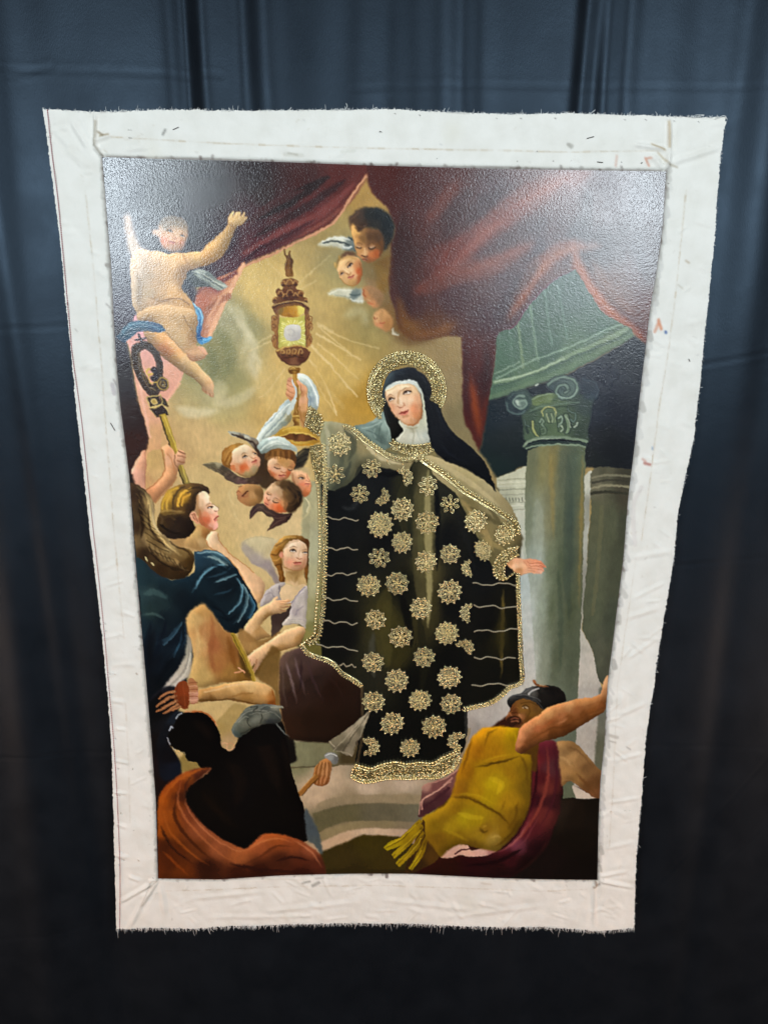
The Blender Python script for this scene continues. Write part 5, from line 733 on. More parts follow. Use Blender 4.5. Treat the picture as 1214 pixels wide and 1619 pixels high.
# rust cloak
F(180,1080)
rc=S('470,395* 440,400 390,405 330,425 260,480 220,540 212,600* 215,940* 520,945 1015,915* 1015,880 990,820 930,770 860,735 780,718 720,720 670,760 630,788 580,770 520,740 440,680 380,610 345,540 370,490 420,450 465,415','280,500,8a4010 240,560,96480f 300,580,7c3a12 270,620,9a4c14 330,480,7a3612 360,440,8f4818 400,430,5a2a18 320,540,52240f 250,700,8c4410 360,620,7c3c20 420,700,8f4c2a 500,790,92502c 600,830,a0582c 700,770,9a5028 780,740,9c4e20 860,770,8a4420 940,800,8c4a2c 900,850,5a2814 800,850,48200f 980,860,5c2a18 600,900,40190a 450,880,381608 330,900,6a300c 260,850,54240a 230,780,4a200a 300,800,5c280a 400,800,6a3414 700,900,381508 900,900,3c160a',soft=.9,rnd=(14,.3))
for l,w,c,o in [('460,398 400,415 310,460 250,530 230,600',12,'b25c1c',.6),('330,460 310,540 340,630 420,730 520,820 600,860',12,'b06436',.55),('360,500 350,570 400,660 500,750 600,800 650,790',8,'c47c50',.6),('300,560 300,650 370,750 480,850',18,'4a200a',.6),('240,600 270,700 360,800 460,870',14,'a4541a',.5),('230,680 280,780 380,860',16,'3f1a08',.6),('240,800 300,860 360,920',16,'8a3e10',.6),('640,800 700,760 780,740 860,760',12,'c07440',.5),('620,870 700,830 780,780 860,780',14,'5c2a12',.5),('860,750 940,800 1000,880',10,'c07c54',.55),('780,850 860,830 940,850',16,'35140a',.6),('560,860 700,890 900,900',20,'30110a',.5),('380,430 350,480 345,540',8,'3a1c14',.6),('470,397 430,440 390,470',5,'c08c70',.6)]: T(l,w,c,op=o,soft=2.4,clip=rc)
S('920,600 960,660 990,740 1000,820 960,770 925,740','950,700,4a5458 970,770,525a58',soft=1.4)
# soft dirt where the paint meets the bare cloth
# ---- break the clean edges the way a loaded brush does
_r=np.random.RandomState(15)
def _fld(s): 
    a=blur(_r.normal(0,1,(PH,PW)),s); return a/a.std()
_yy,_xx=np.mgrid[0:PH,0:PW].astype(float)
_dx=.30*_fld(1.6)+.35*_fld(5); _dy=.30*_fld(1.6)+.35*_fld(5)
_x=np.clip(_xx+_dx,0,PW-1.001); _y=np.clip(_yy+_dy,0,PH-1.001); _i=_x.astype(int); _j=_y.astype(int); _a=(_x-_i)[...,None]; _b=(_y-_j)[...,None]
IMG[:]=(IMG[_j,_i]*(1-_a)+IMG[_j,_i+1]*_a)*(1-_b)+(IMG[_j+1,_i]*(1-_a)+IMG[_j+1,_i+1]*_a)*_b
# ---- brush grain, soft varnish unevenness
_r=np.random.RandomState(5)
_l=IMG.mean(2,keepdims=True); IMG[:]=IMG*(.80+.24*np.clip(_l/.62,0,1)**1.1)
_n=_r.normal(0,1,(PH,PW)); _g=box1(box1(_n,3,0),1,1); _g2=blur(_r.normal(0,1,(PH,PW)),5); _g2/=_g2.std(); _g/=_g.std()
_u=blur(IMG,1.6); IMG[:]=np.clip(IMG+.55*(IMG-_u),0,1)
_u=blur(blur(IMG,14),14); IMG[:]=np.clip(IMG+.05*(IMG-_u),0,1)
IMG[:]=np.clip(IMG*(1+.012*_g+.016*_g2+.014*_n)[...,None],0,1)

ALB = np.array([1.0,.93,.89])
# ------------------------------------------------------------------ backdrop cloth
def backdrop():
    nx,ny = 760,620
    x = np.linspace(-1.9,1.9,nx); z = np.linspace(-.55,3.1,ny); X,Z = np.meshgrid(x,z)
    Y = np.full_like(X,.030)
    up = np.clip((Z-1.2)/1.2,0,1); up = up*up*(3-2*up)
    rng = np.random.RandomState(11)
    # sharp pleats that start at the rod and open out on the way down
    for px,dep,wd,dr in [(285,.017,.020,.02),(378,.013,.026,.03),(560,.010,.05,-.03),(655,.007,.03,.02),(735,.005,.02,.03),(935,.011,.016,-.015),(968,.014,.022,.02),(1130,.006,.05,.04),(100,.005,.05,-.03),(20,.010,.06,.02),(1195,.008,.03,.0)]:
        x0 = plane([(px,60)])[0,0]; xc = x0+dr*(2.1-Z)
        u = (X-xc)/(wd*(1+.8*(2.1-Z).clip(0,3)))
        Y += dep*(.25+.75*up)*np.exp(-u*u)*1.0 - dep*.55*(.3+.7*up)*np.exp(-((u-1.7)/1.1)**2)
    for _ in range(34):
        xc = rng.uniform(-1.9,1.9)+rng.normal(0,.03)*(Z-1.2); wd = rng.uniform(.018,.08); a = rng.uniform(-.012,.012)
        Y += a*np.exp(-((X-xc)/wd)**2)*(.6+.4*np.sin(Z*rng.uniform(.5,1.6)+rng.uniform(0,6)))
    Y += .0025*smooth_noise(3,X,Z,14,3,16)
    # storage creases pressed into the cloth
    for (ax,ay),(bx,by),d in [((0,95),(300,108),.0012),((0,105),(60,92),.001),((640,126),(1214,128),.0010),((1060,590),(1214,560),.0012),((0,1210),(160,1205),.0012),((0,1502),(215,1470),.0012),((1000,1466),(1110,1350),.0012),((1160,1375),(1214,1325),.001),((1145,1300),(1214,1225),.001),((1010,1190),(1214,1195),.0008),((0,520),(90,515),.001),((1050,905),(1214,890),.001)]:
        a = plane([(ax,ay)])[0]; b = plane([(bx,by)])[0]; dv = b-a; L = dv@dv
        t = np.clip(((X-a[0])*dv[0]+(Z-a[1])*dv[1])/L,-.15,1.15); dd = np.hypot(X-a[0]-t*dv[0],Z-a[1]-t*dv[1])
        Y += .42*d*(np.exp(-(dd/.004)**2)-.5*np.exp(-((dd-.007)/.005)**2))
    Y = np.maximum(Y,.012)
    V = np.c_[X.ravel(),Y.ravel(),Z.ravel()]
    me = mesh_np('backdrop_cloth',V,gridq(nx,ny))
    nt = NT('black_satin_cloth'); tc = nt.add('ShaderNodeTexCoord')
    n1 = nt.add('ShaderNodeTexNoise',Scale=14.,Detail=5.); nt.ln(tc.outputs['Object'],n1.inputs['Vector'])
    r = ramp(nt,n1.outputs[0],[(.3,(.0034,.0038,.0050)),(.7,(.0050,.0055,.0070))]); nt.ln(r.outputs[0],nt.b.inputs['Base Color'])
    mp = nt.add('ShaderNodeMapping'); mp.inputs['Scale'].default_value = (1,1,.25); nt.ln(tc.outputs['Object'],mp.inputs['Vector'])
    wv = nt.add('ShaderNodeTexNoise',Scale=900.,Detail=2.); nt.ln(mp.outputs[0],wv.inputs['Vector'])
    n2 = nt.add('ShaderNodeTexNoise',Scale=38.,Detail=4.); nt.ln(tc.outputs['Object'],n2.inputs['Vector'])
    b1 = bump(nt,wv.outputs[0],.32,.0006); b2 = bump(nt,n2.outputs[0],.07,.004,b1); nt.ln(b2.outputs[0],nt.b.inputs['Normal'])
    rr = ramp(nt,n1.outputs[0],[(.3,(.43,)*3),(.7,(.50,)*3)]); nt.ln(rr.outputs[0],nt.b.inputs['Roughness'])
    nt.set(Specular_IOR_Level=.42,Specular_Tint=(.52,.74,1,1))
    o = link('backdrop_cloth',me,nt.m)
    return tag(o,'plain black cloth hanging in soft vertical folds behind the canvas','backdrop','structure')
backdrop()

# ------------------------------------------------------------------ the canvas
def edge(s):
    v = [float(t) for t in s.replace(';',' ').replace(',',' ').split()]; return np.array(v).reshape(-1,2)
# painted outline and cloth outline, read off the photograph (pixels)
P_TOP = edge('162,248; 248,251; 445,256; 600,262; 795,267; 920,269; 1052,271')
P_BOT = edge('251,1387; 345,1389; 450,1382; 560,1380; 648,1380; 780,1386; 860,1388; 943,1389')
P_LEF = edge('162,248; 169,330; 177,424; 182,522; 186,582; 191,638; 206,754; 216,889; 229,1030; 241,1169; 248,1264; 251,1387')
P_RIG = edge('1052,271; 1046,358; 1037,424; 1026,490; 1020,544; 1013,600; 1001,711; 991,790; 984,880; 977,938; 968,1010; 959,1077; 954,1172; 948,1230; 945,1290; 943,1389')
C_TOP = edge('68,172; 150,176; 260,173; 400,175; 560,173; 610,173; 700,177; 800,181; 900,179; 1000,182; 1065,184; 1147,185')
C_BOT = edge('185,1467; 300,1467; 400,1463; 450,1460; 549,1459; 647,1459; 746,1464; 850,1464; 949,1469; 1001,1465')
C_LEF = edge('68,172; 76,230; 85,300; 97,390; 104,470; 113,550; 121,640; 133,740; 145,850; 155,930; 164,1010; 172,1100; 178,1180; 181,1280; 183,1380; 185,1467')
C_RIG = edge('1147,185; 1140,232; 1134,290; 1128,380; 1122,440; 1112,540; 1106,600; 1096,690; 1083,750; 1070,810; 1064,880; 1051,960; 1042,1010; 1033,1080; 1020,1160; 1014,1250; 1005,1350; 1001,1465')
def coons(T,B,L,Rr,nx,ny,rag=0,seed=0):
    """grid of photo points filling four border curves"""
    def rs(E,n,ax,k):
        t = (E[:,ax]-E[0,ax])/(E[-1,ax]-E[0,ax]); u = np.linspace(0,1,n); P = np.c_[np.interp(u,t,E[:,0]),np.interp(u,t,E[:,1])]
        if n>40: # round the polyline
            for _ in range(int(n/30)): P[1:-1] = (P[:-2]+2*P[1:-1]+P[2:])/4
        if rag:
            r = np.random.RandomState(seed+k); j = r.normal(0,rag,n); j = j+.8*np.convolve(r.normal(0,rag,n),np.ones(7)/7,'same')
            P[1:-1,1-ax] += j[1:-1]
        return P
    T,B,L,Rr = rs(T,nx,0,1),rs(B,nx,0,2),rs(L,ny,1,3)*1.,rs(Rr,ny,1,4)
    s = np.linspace(0,1,nx)[None,:,None]; t = np.linspace(0,1,ny)[:,None,None]
    # bilinear part through the homography so that spacing follows the perspective
    G = (1-t)*T[None]+t*B[None]+(1-s)*L[:,None]+s*Rr[:,None]-((1-s)*(1-t)*T[0]+s*(1-t)*T[-1]+(1-s)*t*B[0]+s*t*B[-1])
    return G.reshape(-1,2)
def sag(XZ):
    """gentle unevenness of the hanging sheet (metres towards the viewer)"""
    x,z = XZ[:,0],XZ[:,1]-ZC
    d = .0028*smooth_noise(21,x,z,10,2,7)+.0009*smooth_noise(22,x,z,12,8,20)
    return d
def seg_d(XZ,a,b):
    dv = b-a; t = np.clip(((XZ-a)@dv)/(dv@dv),0,1); return np.hypot(*(XZ-a-t[:,None]*dv).T),t
CREASES = [ # wrinkles of the bare border: (photo a, photo b, height mm, width mm)
 ((150,178),(150,232),2.2,3),((150,232),(163,247),2.0,4),((112,190),(140,235),1.5,5),((148,222),(176,212),1.6,4),((85,205),(112,232),1.,6),
 ((1058,188),(1058,240),2.0,4),((1058,240),(1053,268),2.2,5),((1000,228),(1055,236),1.6,4),((1058,258),(1140,232),1.3,5),((1030,245),(1050,268),1.5,5),
 ((236,1392),(250,1388),2.,4),((250,1390),(225,1430),2.0,4),((240,1396),(190,1425),1.8,5),((222,1390),(205,1384),1.4,5),((236,1405),(205,1465),1.3,6),((255,1400),(262,1450),1.1,6),
 ((943,1388),(938,1402),2.2,4),((938,1402),(938,1460),1.4,5),((945,1390),(1000,1402),1.5,5),((946,1384),(990,1376),1.2,5),
 ((185,1150),(200,1152),1.2,4),((183,1200),(205,1204),1.2,4),((182,1250),(203,1252),1.2,4),((184,1300),(202,1306),1.1,5),((185,1350),(206,1353),1.1,5),((178,1105),(198,1108),1.1,5),
 ((1010,1260),(960,1268),.9,5),((1015,1190),(975,1200),.9,5),((1040,960),(990,975),.9,6),((1060,870),(1000,880),.8,6),((1020,1110),(975,1130),.9,6),((1000,1330),(955,1340),.8,6),((1050,920),(1000,945),.7,5),((1035,1010),(990,1040),.8,5),
 ((420,1440),(560,1425),.9,7),((600,1420),(760,1440),.8,7),((300,1420),(420,1408),.8,6),((700,1450),(860,1430),.8,7),((330,1450),(500,1446),.7,6)]
_rw = np.random.RandomState(99)
for _ in range(130):                              # small random puckers, mostly along the left, right and lower borders
    side = _rw.choice(4,p=[.12,.36,.26,.26]); t = _rw.rand(); k = _rw.uniform(.1,.9)
    E,O = ((P_TOP,C_TOP),(P_BOT,C_BOT),(P_LEF,C_LEF),(P_RIG,C_RIG))[side]
    f_ = lambda A: np.array([np.interp(t,np.linspace(0,1,len(A)),A[:,0]),np.interp(t,np.linspace(0,1,len(A)),A[:,1])])
    q = f_(E)*(1-k)+f_(O)*k; L = _rw.uniform(10,38); a = _rw.normal(0,.5) if side<2 else _rw.normal(.15,.6)
    CREASES.append(((q[0]-L/2*math.cos(a),q[1]-L/2*math.sin(a)),(q[0]+L/2*math.cos(a),q[1]+L/2*math.sin(a)),_rw.uniform(.25,.75),_rw.uniform(3,6)))
def wrinkle(XZ):
    h = np.zeros(len(XZ))
    for a,b,mm,w_ in CREASES:
        A,B = plane([a])[0],plane([b])[0]; lo = np.minimum(A,B)-.03; hi = np.maximum(A,B)+.03
        k = np.where(((XZ>lo)&(XZ<hi)).all(1))[0]
        if len(k)==0: continue
        d,t = seg_d(XZ[k],A,B); e = np.clip(np.minimum(t,1-t)*5+.2,0,1)
        u = d/(w_*.001); h[k] += 1.7*mm*.001*e*(np.exp(-u*u)-.45*np.exp(-(u-1.6)**2))
    return h
canvas = bpy.data.objects.new('painted_canvas',None); COL.objects.link(canvas)
canvas.location = (0,0,ZC-.85); canvas.empty_display_size = .1
tag(canvas,'large unframed religious oil painting on white cloth with raised gold ornaments on the robe','painting')
Z0 = ZC-.85
def local(X,Y,Z): return np.c_[X,Y,np.asarray(Z)-Z0]

def attr_mesh(me,rgb):
    a = me.color_attributes.new('paint','FLOAT_COLOR','POINT')
    a.data.foreach_set('color',np.c_[rgb,np.ones(len(rgb))].astype(np.float32).ravel())
def bilin(I,x,y):
    h,w_ = I.shape[:2]; x = np.clip(x,0,w_-1.001); y = np.clip(y,0,h-1.001); i = x.astype(int); j = y.astype(int); a = (x-i)[:,None]; b = (y-j)[:,None]
    return (I[j,i]*(1-a)+I[j,i+1]*a)*(1-b)+(I[j+1,i]*(1-a)+I[j+1,i+1]*a)*b
def lin(c): return np.where(c<=.04045, c/12.92, ((c+.055)/1.055)**2.4)

# ---- painted field
def make_painting():
    nx,ny = 740,1100
    # even spacing on the cloth: walk the homography, then bend to the outline
    G = coons(P_TOP,P_BOT,P_LEF,P_RIG,nx,ny)
    r = ras(G)-.5; c = lin(bilin(IMG,r[:,0],r[:,1]))*ALB
    XZ = plane(G); Y = -(.004+sag(XZ))-.0007
    # relief of the woven canvas under the paint
    rr_ = np.random.RandomState(61); wv_ = rr_.normal(0,1,(ny,nx))+.9*np.repeat(rr_.normal(0,1,(ny//2+1,nx)),2,0)[:ny]+.9*np.repeat(rr_.normal(0,1,(ny,nx//2+1)),2,1)[:,:nx]
    Y = Y+.000024*wv_.ravel()
    me = mesh_np('painting',local(XZ[:,0],Y,XZ[:,1]),gridq(nx,ny)); attr_mesh(me,c)
    nt = NT('oil_paint_varnished'); at = nt.add('ShaderNodeVertexColor',layer_name='paint'); tc = nt.add('ShaderNodeTexCoord')
    nt.ln(at.outputs[0],nt.b.inputs['Base Color'])
    v = nt.add('ShaderNodeTexVoronoi',Scale=470.); nt.ln(tc.outputs['Object'],v.inputs['Vector'])
    n = nt.add('ShaderNodeTexNoise',Scale=430.,Detail=2.); nt.ln(tc.outputs['Object'],n.inputs['Vector'])
    n3 = nt.add('ShaderNodeTexNoise',Scale=7.,Detail=4.); nt.ln(tc.outputs['Object'],n3.inputs['Vector'])
    b1 = bump(nt,v.outputs[0],.16,.0008); b2 = bump(nt,n.outputs[0],.3,.0008,b1); nt.ln(b2.outputs[0],nt.b.inputs['Normal'])
    rr = ramp(nt,n3.outputs[0],[(.35,(.20,)*3),(.65,(.27,)*3)]); nt.ln(rr.outputs[0],nt.b.inputs['Roughness'])
    nt.set(Specular_IOR_Level=.54)
    return link('painting',me,nt.m,canvas)
# ---- bare cloth border
def make_border():
    nx,ny = 560,820
    G = coons(C_TOP,C_BOT,C_LEF,C_RIG,nx,ny,rag=.55,seed=4)
    XZ = plane(G)
    r = ras(G)-.5; c = lin(bilin(IMG,r[:,0],r[:,1]))*.98
    # keep only the border and a strip under the painting
    def inside(g,m):
        q = G; t = np.clip
        xl = np.interp(q[:,1],P_LEF[:,1],P_LEF[:,0])+m; xr = np.interp(q[:,1],P_RIG[:,1],P_RIG[:,0])-m
        yt = np.interp(q[:,0],P_TOP[:,0],P_TOP[:,1])+m; yb = np.interp(q[:,0],P_BOT[:,0],P_BOT[:,1])-m
        return (q[:,0]>xl)&(q[:,0]<xr)&(q[:,1]>yt)&(q[:,1]<yb)
    Y = -(.004+sag(XZ))
    out = ~inside(G,-3)
    Y = Y-np.where(out,wrinkle(XZ),0)-np.where(out,.0007*smooth_noise(31,XZ[:,0],XZ[:,1],16,30,90)+.0004*smooth_noise(32,XZ[:,0],XZ[:,1],16,90,220),0)
    Y = np.where(~out,Y+.0006,Y)
    Q = gridq(nx,ny); dead = inside(G,8); Q = Q[~dead[Q].all(1)]
    use = np.unique(Q); rm = np.zeros(len(G),int); rm[use] = np.arange(len(use))
    me = mesh_np('cloth_border',local(XZ[use,0],Y[use],XZ[use,1]),rm[Q]); attr_mesh(me,c[use])
    nt = NT('primed_cotton_cloth'); at = nt.add('ShaderNodeVertexColor',layer_name='paint'); tc = nt.add('ShaderNodeTexCoord')
    n1 = nt.add('ShaderNodeTexNoise',Scale=26.,Detail=6.); nt.ln(tc.outputs['Object'],n1.inputs['Vector'])
    rr = ramp(nt,n1.outputs[0],[(.3,(.93,.925,.91)),(.6,(1,1,1))])
    mx = nt.add('ShaderNodeMix',data_type='RGBA',blend_type='MULTIPLY'); mx.inputs[0].default_value = 1.
    nt.ln(at.outputs[0],mx.inputs[6]); nt.ln(rr.outputs[0],mx.inputs[7]); nt.ln(mx.outputs[2],nt.b.inputs['Base Color'])
    n2 = nt.add('ShaderNodeTexNoise',Scale=450.,Detail=3.); nt.ln(tc.outputs['Object'],n2.inputs['Vector'])
    n4 = nt.add('ShaderNodeTexNoise',Scale=70.,Detail=5.); nt.ln(tc.outputs['Object'],n4.inputs['Vector'])
    b1 = bump(nt,n2.outputs[0],.35,.0008); b2 = bump(nt,n4.outputs[0],.3,.003,b1); nt.ln(b2.outputs[0],nt.b.inputs['Normal'])
    nt.set(Roughness=.85,Specular_IOR_Level=.2)
    return link('cloth_border',me,nt.m,canvas)

make_painting()
# ---- bare border: stains, pencil lines, pressed brown fold line (its own raster)
def use_raster(corn,pw,ph,pad):
    global H_ST,PW,PH,PAD,IMG,SC
    PW,PH,PAD = pw,ph,pad; H_ST = homog(corn,[(0,0),(1,0),(1,1),(0,1)]); IMG = np.zeros((ph,pw,3)); SC = ph/(corn[3][1]-corn[0][1])
def along_px(line,step):
    P = np.array([[float(v) for v in t.split(',')] for t in line.split()]); d = np.r_[0,np.cumsum(np.hypot(*np.diff(P,axis=0).T))]; t = np.arange(0,d[-1],step)
    return np.c_[np.interp(t,d,P[:,0]),np.interp(t,d,P[:,1])]
def paint_border():
    use_raster([(68,172),(1147,185),(1001,1466),(185,1467)],720,1040,.02)
    F(0,0,1)
    IMG[:] = hexs('e8e3da')
    r = np.random.RandomState(8)
    # primer edge just outside the picture
    for k,E in enumerate((P_TOP,P_BOT,P_LEF,P_RIG)):
        s = ' '.join(f'{x},{y}' for x,y in E); T(s,9,'d6d3ca',op=.8,soft=1.5); T(s,4,'98908a',op=.75,soft=.8,n=2,jit=.7)
        Q = along_px(s,6.)
        for q in Q:
            if r.rand()<.5: T(f'{q[0]},{q[1]} {q[0]+r.normal(0,2.5)},{q[1]+r.normal(0,2.5)}',r.uniform(2,6),['5a4c44','7a706a','8f8880','4a3a34'][r.randint(4)],op=r.uniform(.2,.6),soft=.8)
    # pressed fold line: faint, broken, brownish
    def fold(line,op):
        P = along_px(line,9.)
        for k in range(len(P)-1):
            o = op*r.uniform(.25,1.)**1.3; T(f'{P[k][0]},{P[k][1]} {P[k+1][0]},{P[k+1][1]}',r.uniform(.8,1.7),['b59a78','a98c66','bfae98'][r.randint(3)],op=o,soft=.7)
    for l,o in [('176,216 260,221 340,226 470,231 620,235 800,238 900,240 1040,238',.6),('1084,300 1072,420 1058,540 1040,650 1026,760 1012,860',.65),('1004,880 990,980 975,1080 968,1240 962,1340',.3),('135,300 148,420 158,540 163,600 170,700 180,820 190,930 198,1010',.5),('200,1110 205,1200 207,1300',.3),('262,1408 330,1406 420,1402 520,1399 640,1400 760,1404 860,1407 930,1404',.5)]: fold(l,o)
    # corner folds, grime
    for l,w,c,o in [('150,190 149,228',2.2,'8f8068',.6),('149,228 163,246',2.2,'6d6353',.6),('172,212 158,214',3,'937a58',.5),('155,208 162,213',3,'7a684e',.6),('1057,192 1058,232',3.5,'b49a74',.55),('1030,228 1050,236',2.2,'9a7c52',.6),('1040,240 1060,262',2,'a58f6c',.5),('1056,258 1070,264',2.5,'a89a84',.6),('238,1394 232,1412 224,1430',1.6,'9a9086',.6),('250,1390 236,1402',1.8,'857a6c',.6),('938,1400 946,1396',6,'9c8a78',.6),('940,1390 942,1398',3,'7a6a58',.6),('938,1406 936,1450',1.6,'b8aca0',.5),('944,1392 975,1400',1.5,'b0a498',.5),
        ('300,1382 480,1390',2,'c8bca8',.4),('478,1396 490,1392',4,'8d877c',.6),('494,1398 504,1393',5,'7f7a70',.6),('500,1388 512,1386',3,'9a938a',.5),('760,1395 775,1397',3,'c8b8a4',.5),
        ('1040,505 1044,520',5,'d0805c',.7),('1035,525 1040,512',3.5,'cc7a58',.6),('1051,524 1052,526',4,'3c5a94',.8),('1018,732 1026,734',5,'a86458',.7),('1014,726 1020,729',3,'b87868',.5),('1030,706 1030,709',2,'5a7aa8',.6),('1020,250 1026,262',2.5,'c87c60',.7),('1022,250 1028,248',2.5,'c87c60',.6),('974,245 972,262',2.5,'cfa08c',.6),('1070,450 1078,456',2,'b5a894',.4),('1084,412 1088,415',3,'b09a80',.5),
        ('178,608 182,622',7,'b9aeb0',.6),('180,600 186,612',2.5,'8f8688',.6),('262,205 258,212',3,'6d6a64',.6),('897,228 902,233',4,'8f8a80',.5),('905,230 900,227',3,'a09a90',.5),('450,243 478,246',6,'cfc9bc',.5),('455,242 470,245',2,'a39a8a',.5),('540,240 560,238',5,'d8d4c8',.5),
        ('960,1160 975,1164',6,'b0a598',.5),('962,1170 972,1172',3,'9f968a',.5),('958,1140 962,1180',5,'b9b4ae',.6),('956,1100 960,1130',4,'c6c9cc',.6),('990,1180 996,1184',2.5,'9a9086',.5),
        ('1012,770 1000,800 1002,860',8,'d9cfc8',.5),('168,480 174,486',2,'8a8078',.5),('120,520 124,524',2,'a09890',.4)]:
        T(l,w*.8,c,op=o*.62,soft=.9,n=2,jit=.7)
    # dirt specks, grey primer streaks beside the left and right edges
    for _ in range(150):
        t = r.rand(); side = r.randint(4)
        E,O = ((P_TOP,C_TOP),(P_BOT,C_BOT),(P_LEF,C_LEF),(P_RIG,C_RIG))[side]; ax = 0 if side<2 else 1
        u = np.interp(t,np.linspace(0,1,len(E)),np.arange(len(E))); i = min(int(u),len(E)-2); p = E[i]*(1-u+i)+E[i+1]*(u-i)
        v = np.array([np.interp(t,np.linspace(0,1,len(O)),O[:,0]),np.interp(t,np.linspace(0,1,len(O)),O[:,1])])
        k = r.rand()**1.6*.95; q = p*(1-k)+v*k
        T(f'{q[0]},{q[1]} {q[0]+r.normal(0,2.5)},{q[1]+r.normal(0,2.5)}',r.uniform(.7,1.6),['9b917f','847a6e','b09c80','a8a4a0'][r.randint(4)],op=r.uniform(.1,.32),soft=.7)
    for y in range(260,1380,14):
        x = np.interp(y,P_LEF[:,1],P_LEF[:,0]); T(f'{x-3},{y} {x-4},{y+10}',r.uniform(2,6),'b5b1a8',op=r.uniform(.15,.5),soft=.8)
        x = np.interp(y,P_RIG[:,1],P_RIG[:,0]); T(f'{x+4},{y} {x+5+r.normal(0,2)},{y+10}',r.uniform(3,9),'c2beb8' if r.rand()<.6 else 'a39e96',op=r.uniform(.2,.6),soft=.8)
    # broad yellowing
    for _ in range(26):
        x,y = r.uniform(70,1140),r.uniform(175,1465); T(f'{x},{y} {x+r.normal(0,40)},{y+r.normal(0,40)}',r.uniform(20,60),'dcd5c4',op=r.uniform(.1,.3),soft=12)
paint_border()
make_border()
# ------------------------------------------------------------------ gold ornaments, sewn on in relief
class MB:
    """collects simple solids as arrays"""
    def __init__(s): s.V=[]; s.Q=[]; s.n=0
    def put(s,V,Q): s.V.append(np.asarray(V,float)); s.Q.append(np.asarray(Q)+s.n); s.n += len(V)
    def mesh(s,name): return mesh_np(name,np.concatenate(s.V),np.concatenate(s.Q))
def _ball(nu=8,nv=5):
    V=[];Q=[]
    for j in range(nv):
        a = math.pi*.62*j/(nv-1)+.0
        rr = math.sin(a) if j else .12
        for i in range(nu): b = 2*math.pi*i/nu; V.append((rr*math.cos(b),-math.cos(a),rr*math.sin(b)))
    for j in range(nv-1):
        for i in range(nu): Q.append((j*nu+i,j*nu+(i+1)%nu,(j+1)*nu+(i+1)%nu,(j+1)*nu+i))
    for i in range(0,nu-2,2): Q.append((0,i+2 if i+2<nu else 0,i+1,0)) if False else None
    Q.append((0,3,2,1)); Q.append((0,5,4,3)); Q.append((0,7,6,5))
    return np.array(V),np.array(Q)
BALL_V,BALL_Q = _ball()
def bead(mb,x,z,r,y=0,fl=1.): mb.put(BALL_V*[r,r*fl,r]+[x,y-r*fl*.3,z],BALL_Q)
def tube(mb,P,r,sides=5,closed=False):
    """round wire through points P (x,y,z)"""
    P = np.asarray(P,float); n = len(P); rr = np.broadcast_to(r,(n,))
    T_ = np.roll(P,-1,0)-np.roll(P,1,0) if closed else np.gradient(P,axis=0)
    T_ /= np.linalg.norm(T_,axis=1)[:,None]+1e-12
    N1 = np.cross(T_,[0,1,0]); N1 /= np.linalg.norm(N1,axis=1)[:,None]+1e-12; N2 = np.cross(T_,N1)
    a = np.arange(sides)*2*np.pi/sides
    V = (P[:,None]+rr[:,None,None]*(np.cos(a)[None,:,None]*N1[:,None]+np.sin(a)[None,:,None]*N2[:,None])).reshape(-1,3)
    Q=[]; m = n if closed else n-1
    for i in range(m):
        k = (i+1)%n
        for j in range(sides): Q.append((i*sides+j,i*sides+(j+1)%sides,k*sides+(j+1)%sides,k*sides+j))
    mb.put(V,Q)
def ring(mb,x,z,rx,rz,rot,w_,y=0,n=10,sides=5):
    a = np.arange(n)*2*np.pi/n; u = rx*np.cos(a); v = rz*np.sin(a); c,s = math.cos(rot),math.sin(rot)
    tube(mb,np.c_[x+u*c-v*s,np.full(n,y),z+u*s+v*c],w_,sides,True)
MM = .001
def gold_material():
    nt = NT('antique_gold_braid'); tc = nt.add('ShaderNodeTexCoord')
    n = nt.add('ShaderNodeTexNoise',Scale=160.,Detail=3.); nt.ln(tc.outputs['Object'],n.inputs['Vector'])
    r = ramp(nt,n.outputs[0],[(.3,(.60,.46,.19)),(.55,(.90,.77,.43)),(.75,(.97,.89,.64))]); nt.ln(r.outputs[0],nt.b.inputs['Base Color'])
    r2 = ramp(nt,n.outputs[0],[(.3,(.34,)*3),(.7,(.16,)*3)]); nt.ln(r2.outputs[0],nt.b.inputs['Roughness'])
    nt.set(Metallic=1.); return nt.m
def dark_gold():
    nt = NT('gold_backing_mesh'); tc = nt.add('ShaderNodeTexCoord')
    n = nt.add('ShaderNodeTexNoise',Scale=500.,Detail=2.); nt.ln(tc.outputs['Object'],n.inputs['Vector'])
    r = ramp(nt,n.outputs[0],[(.35,(.09,.062,.022)),(.65,(.34,.25,.10))]); nt.ln(r.outputs[0],nt.b.inputs['Base Color']); nt.set(Metallic=.75,Roughness=.42); return nt.m
def surf(p,lift=0.):
    """photo pixels -> points lying on the painted cloth"""
    XZ = plane(p); return np.c_[XZ[:,0],-(.0052+sag(XZ))-lift,XZ[:,1]-Z0]
def pxm(p):  # metres per photo pixel at p
    p = np.asarray(p,float); a = plane([p,p+[1,0]]); return np.linalg.norm(a[1]-a[0])
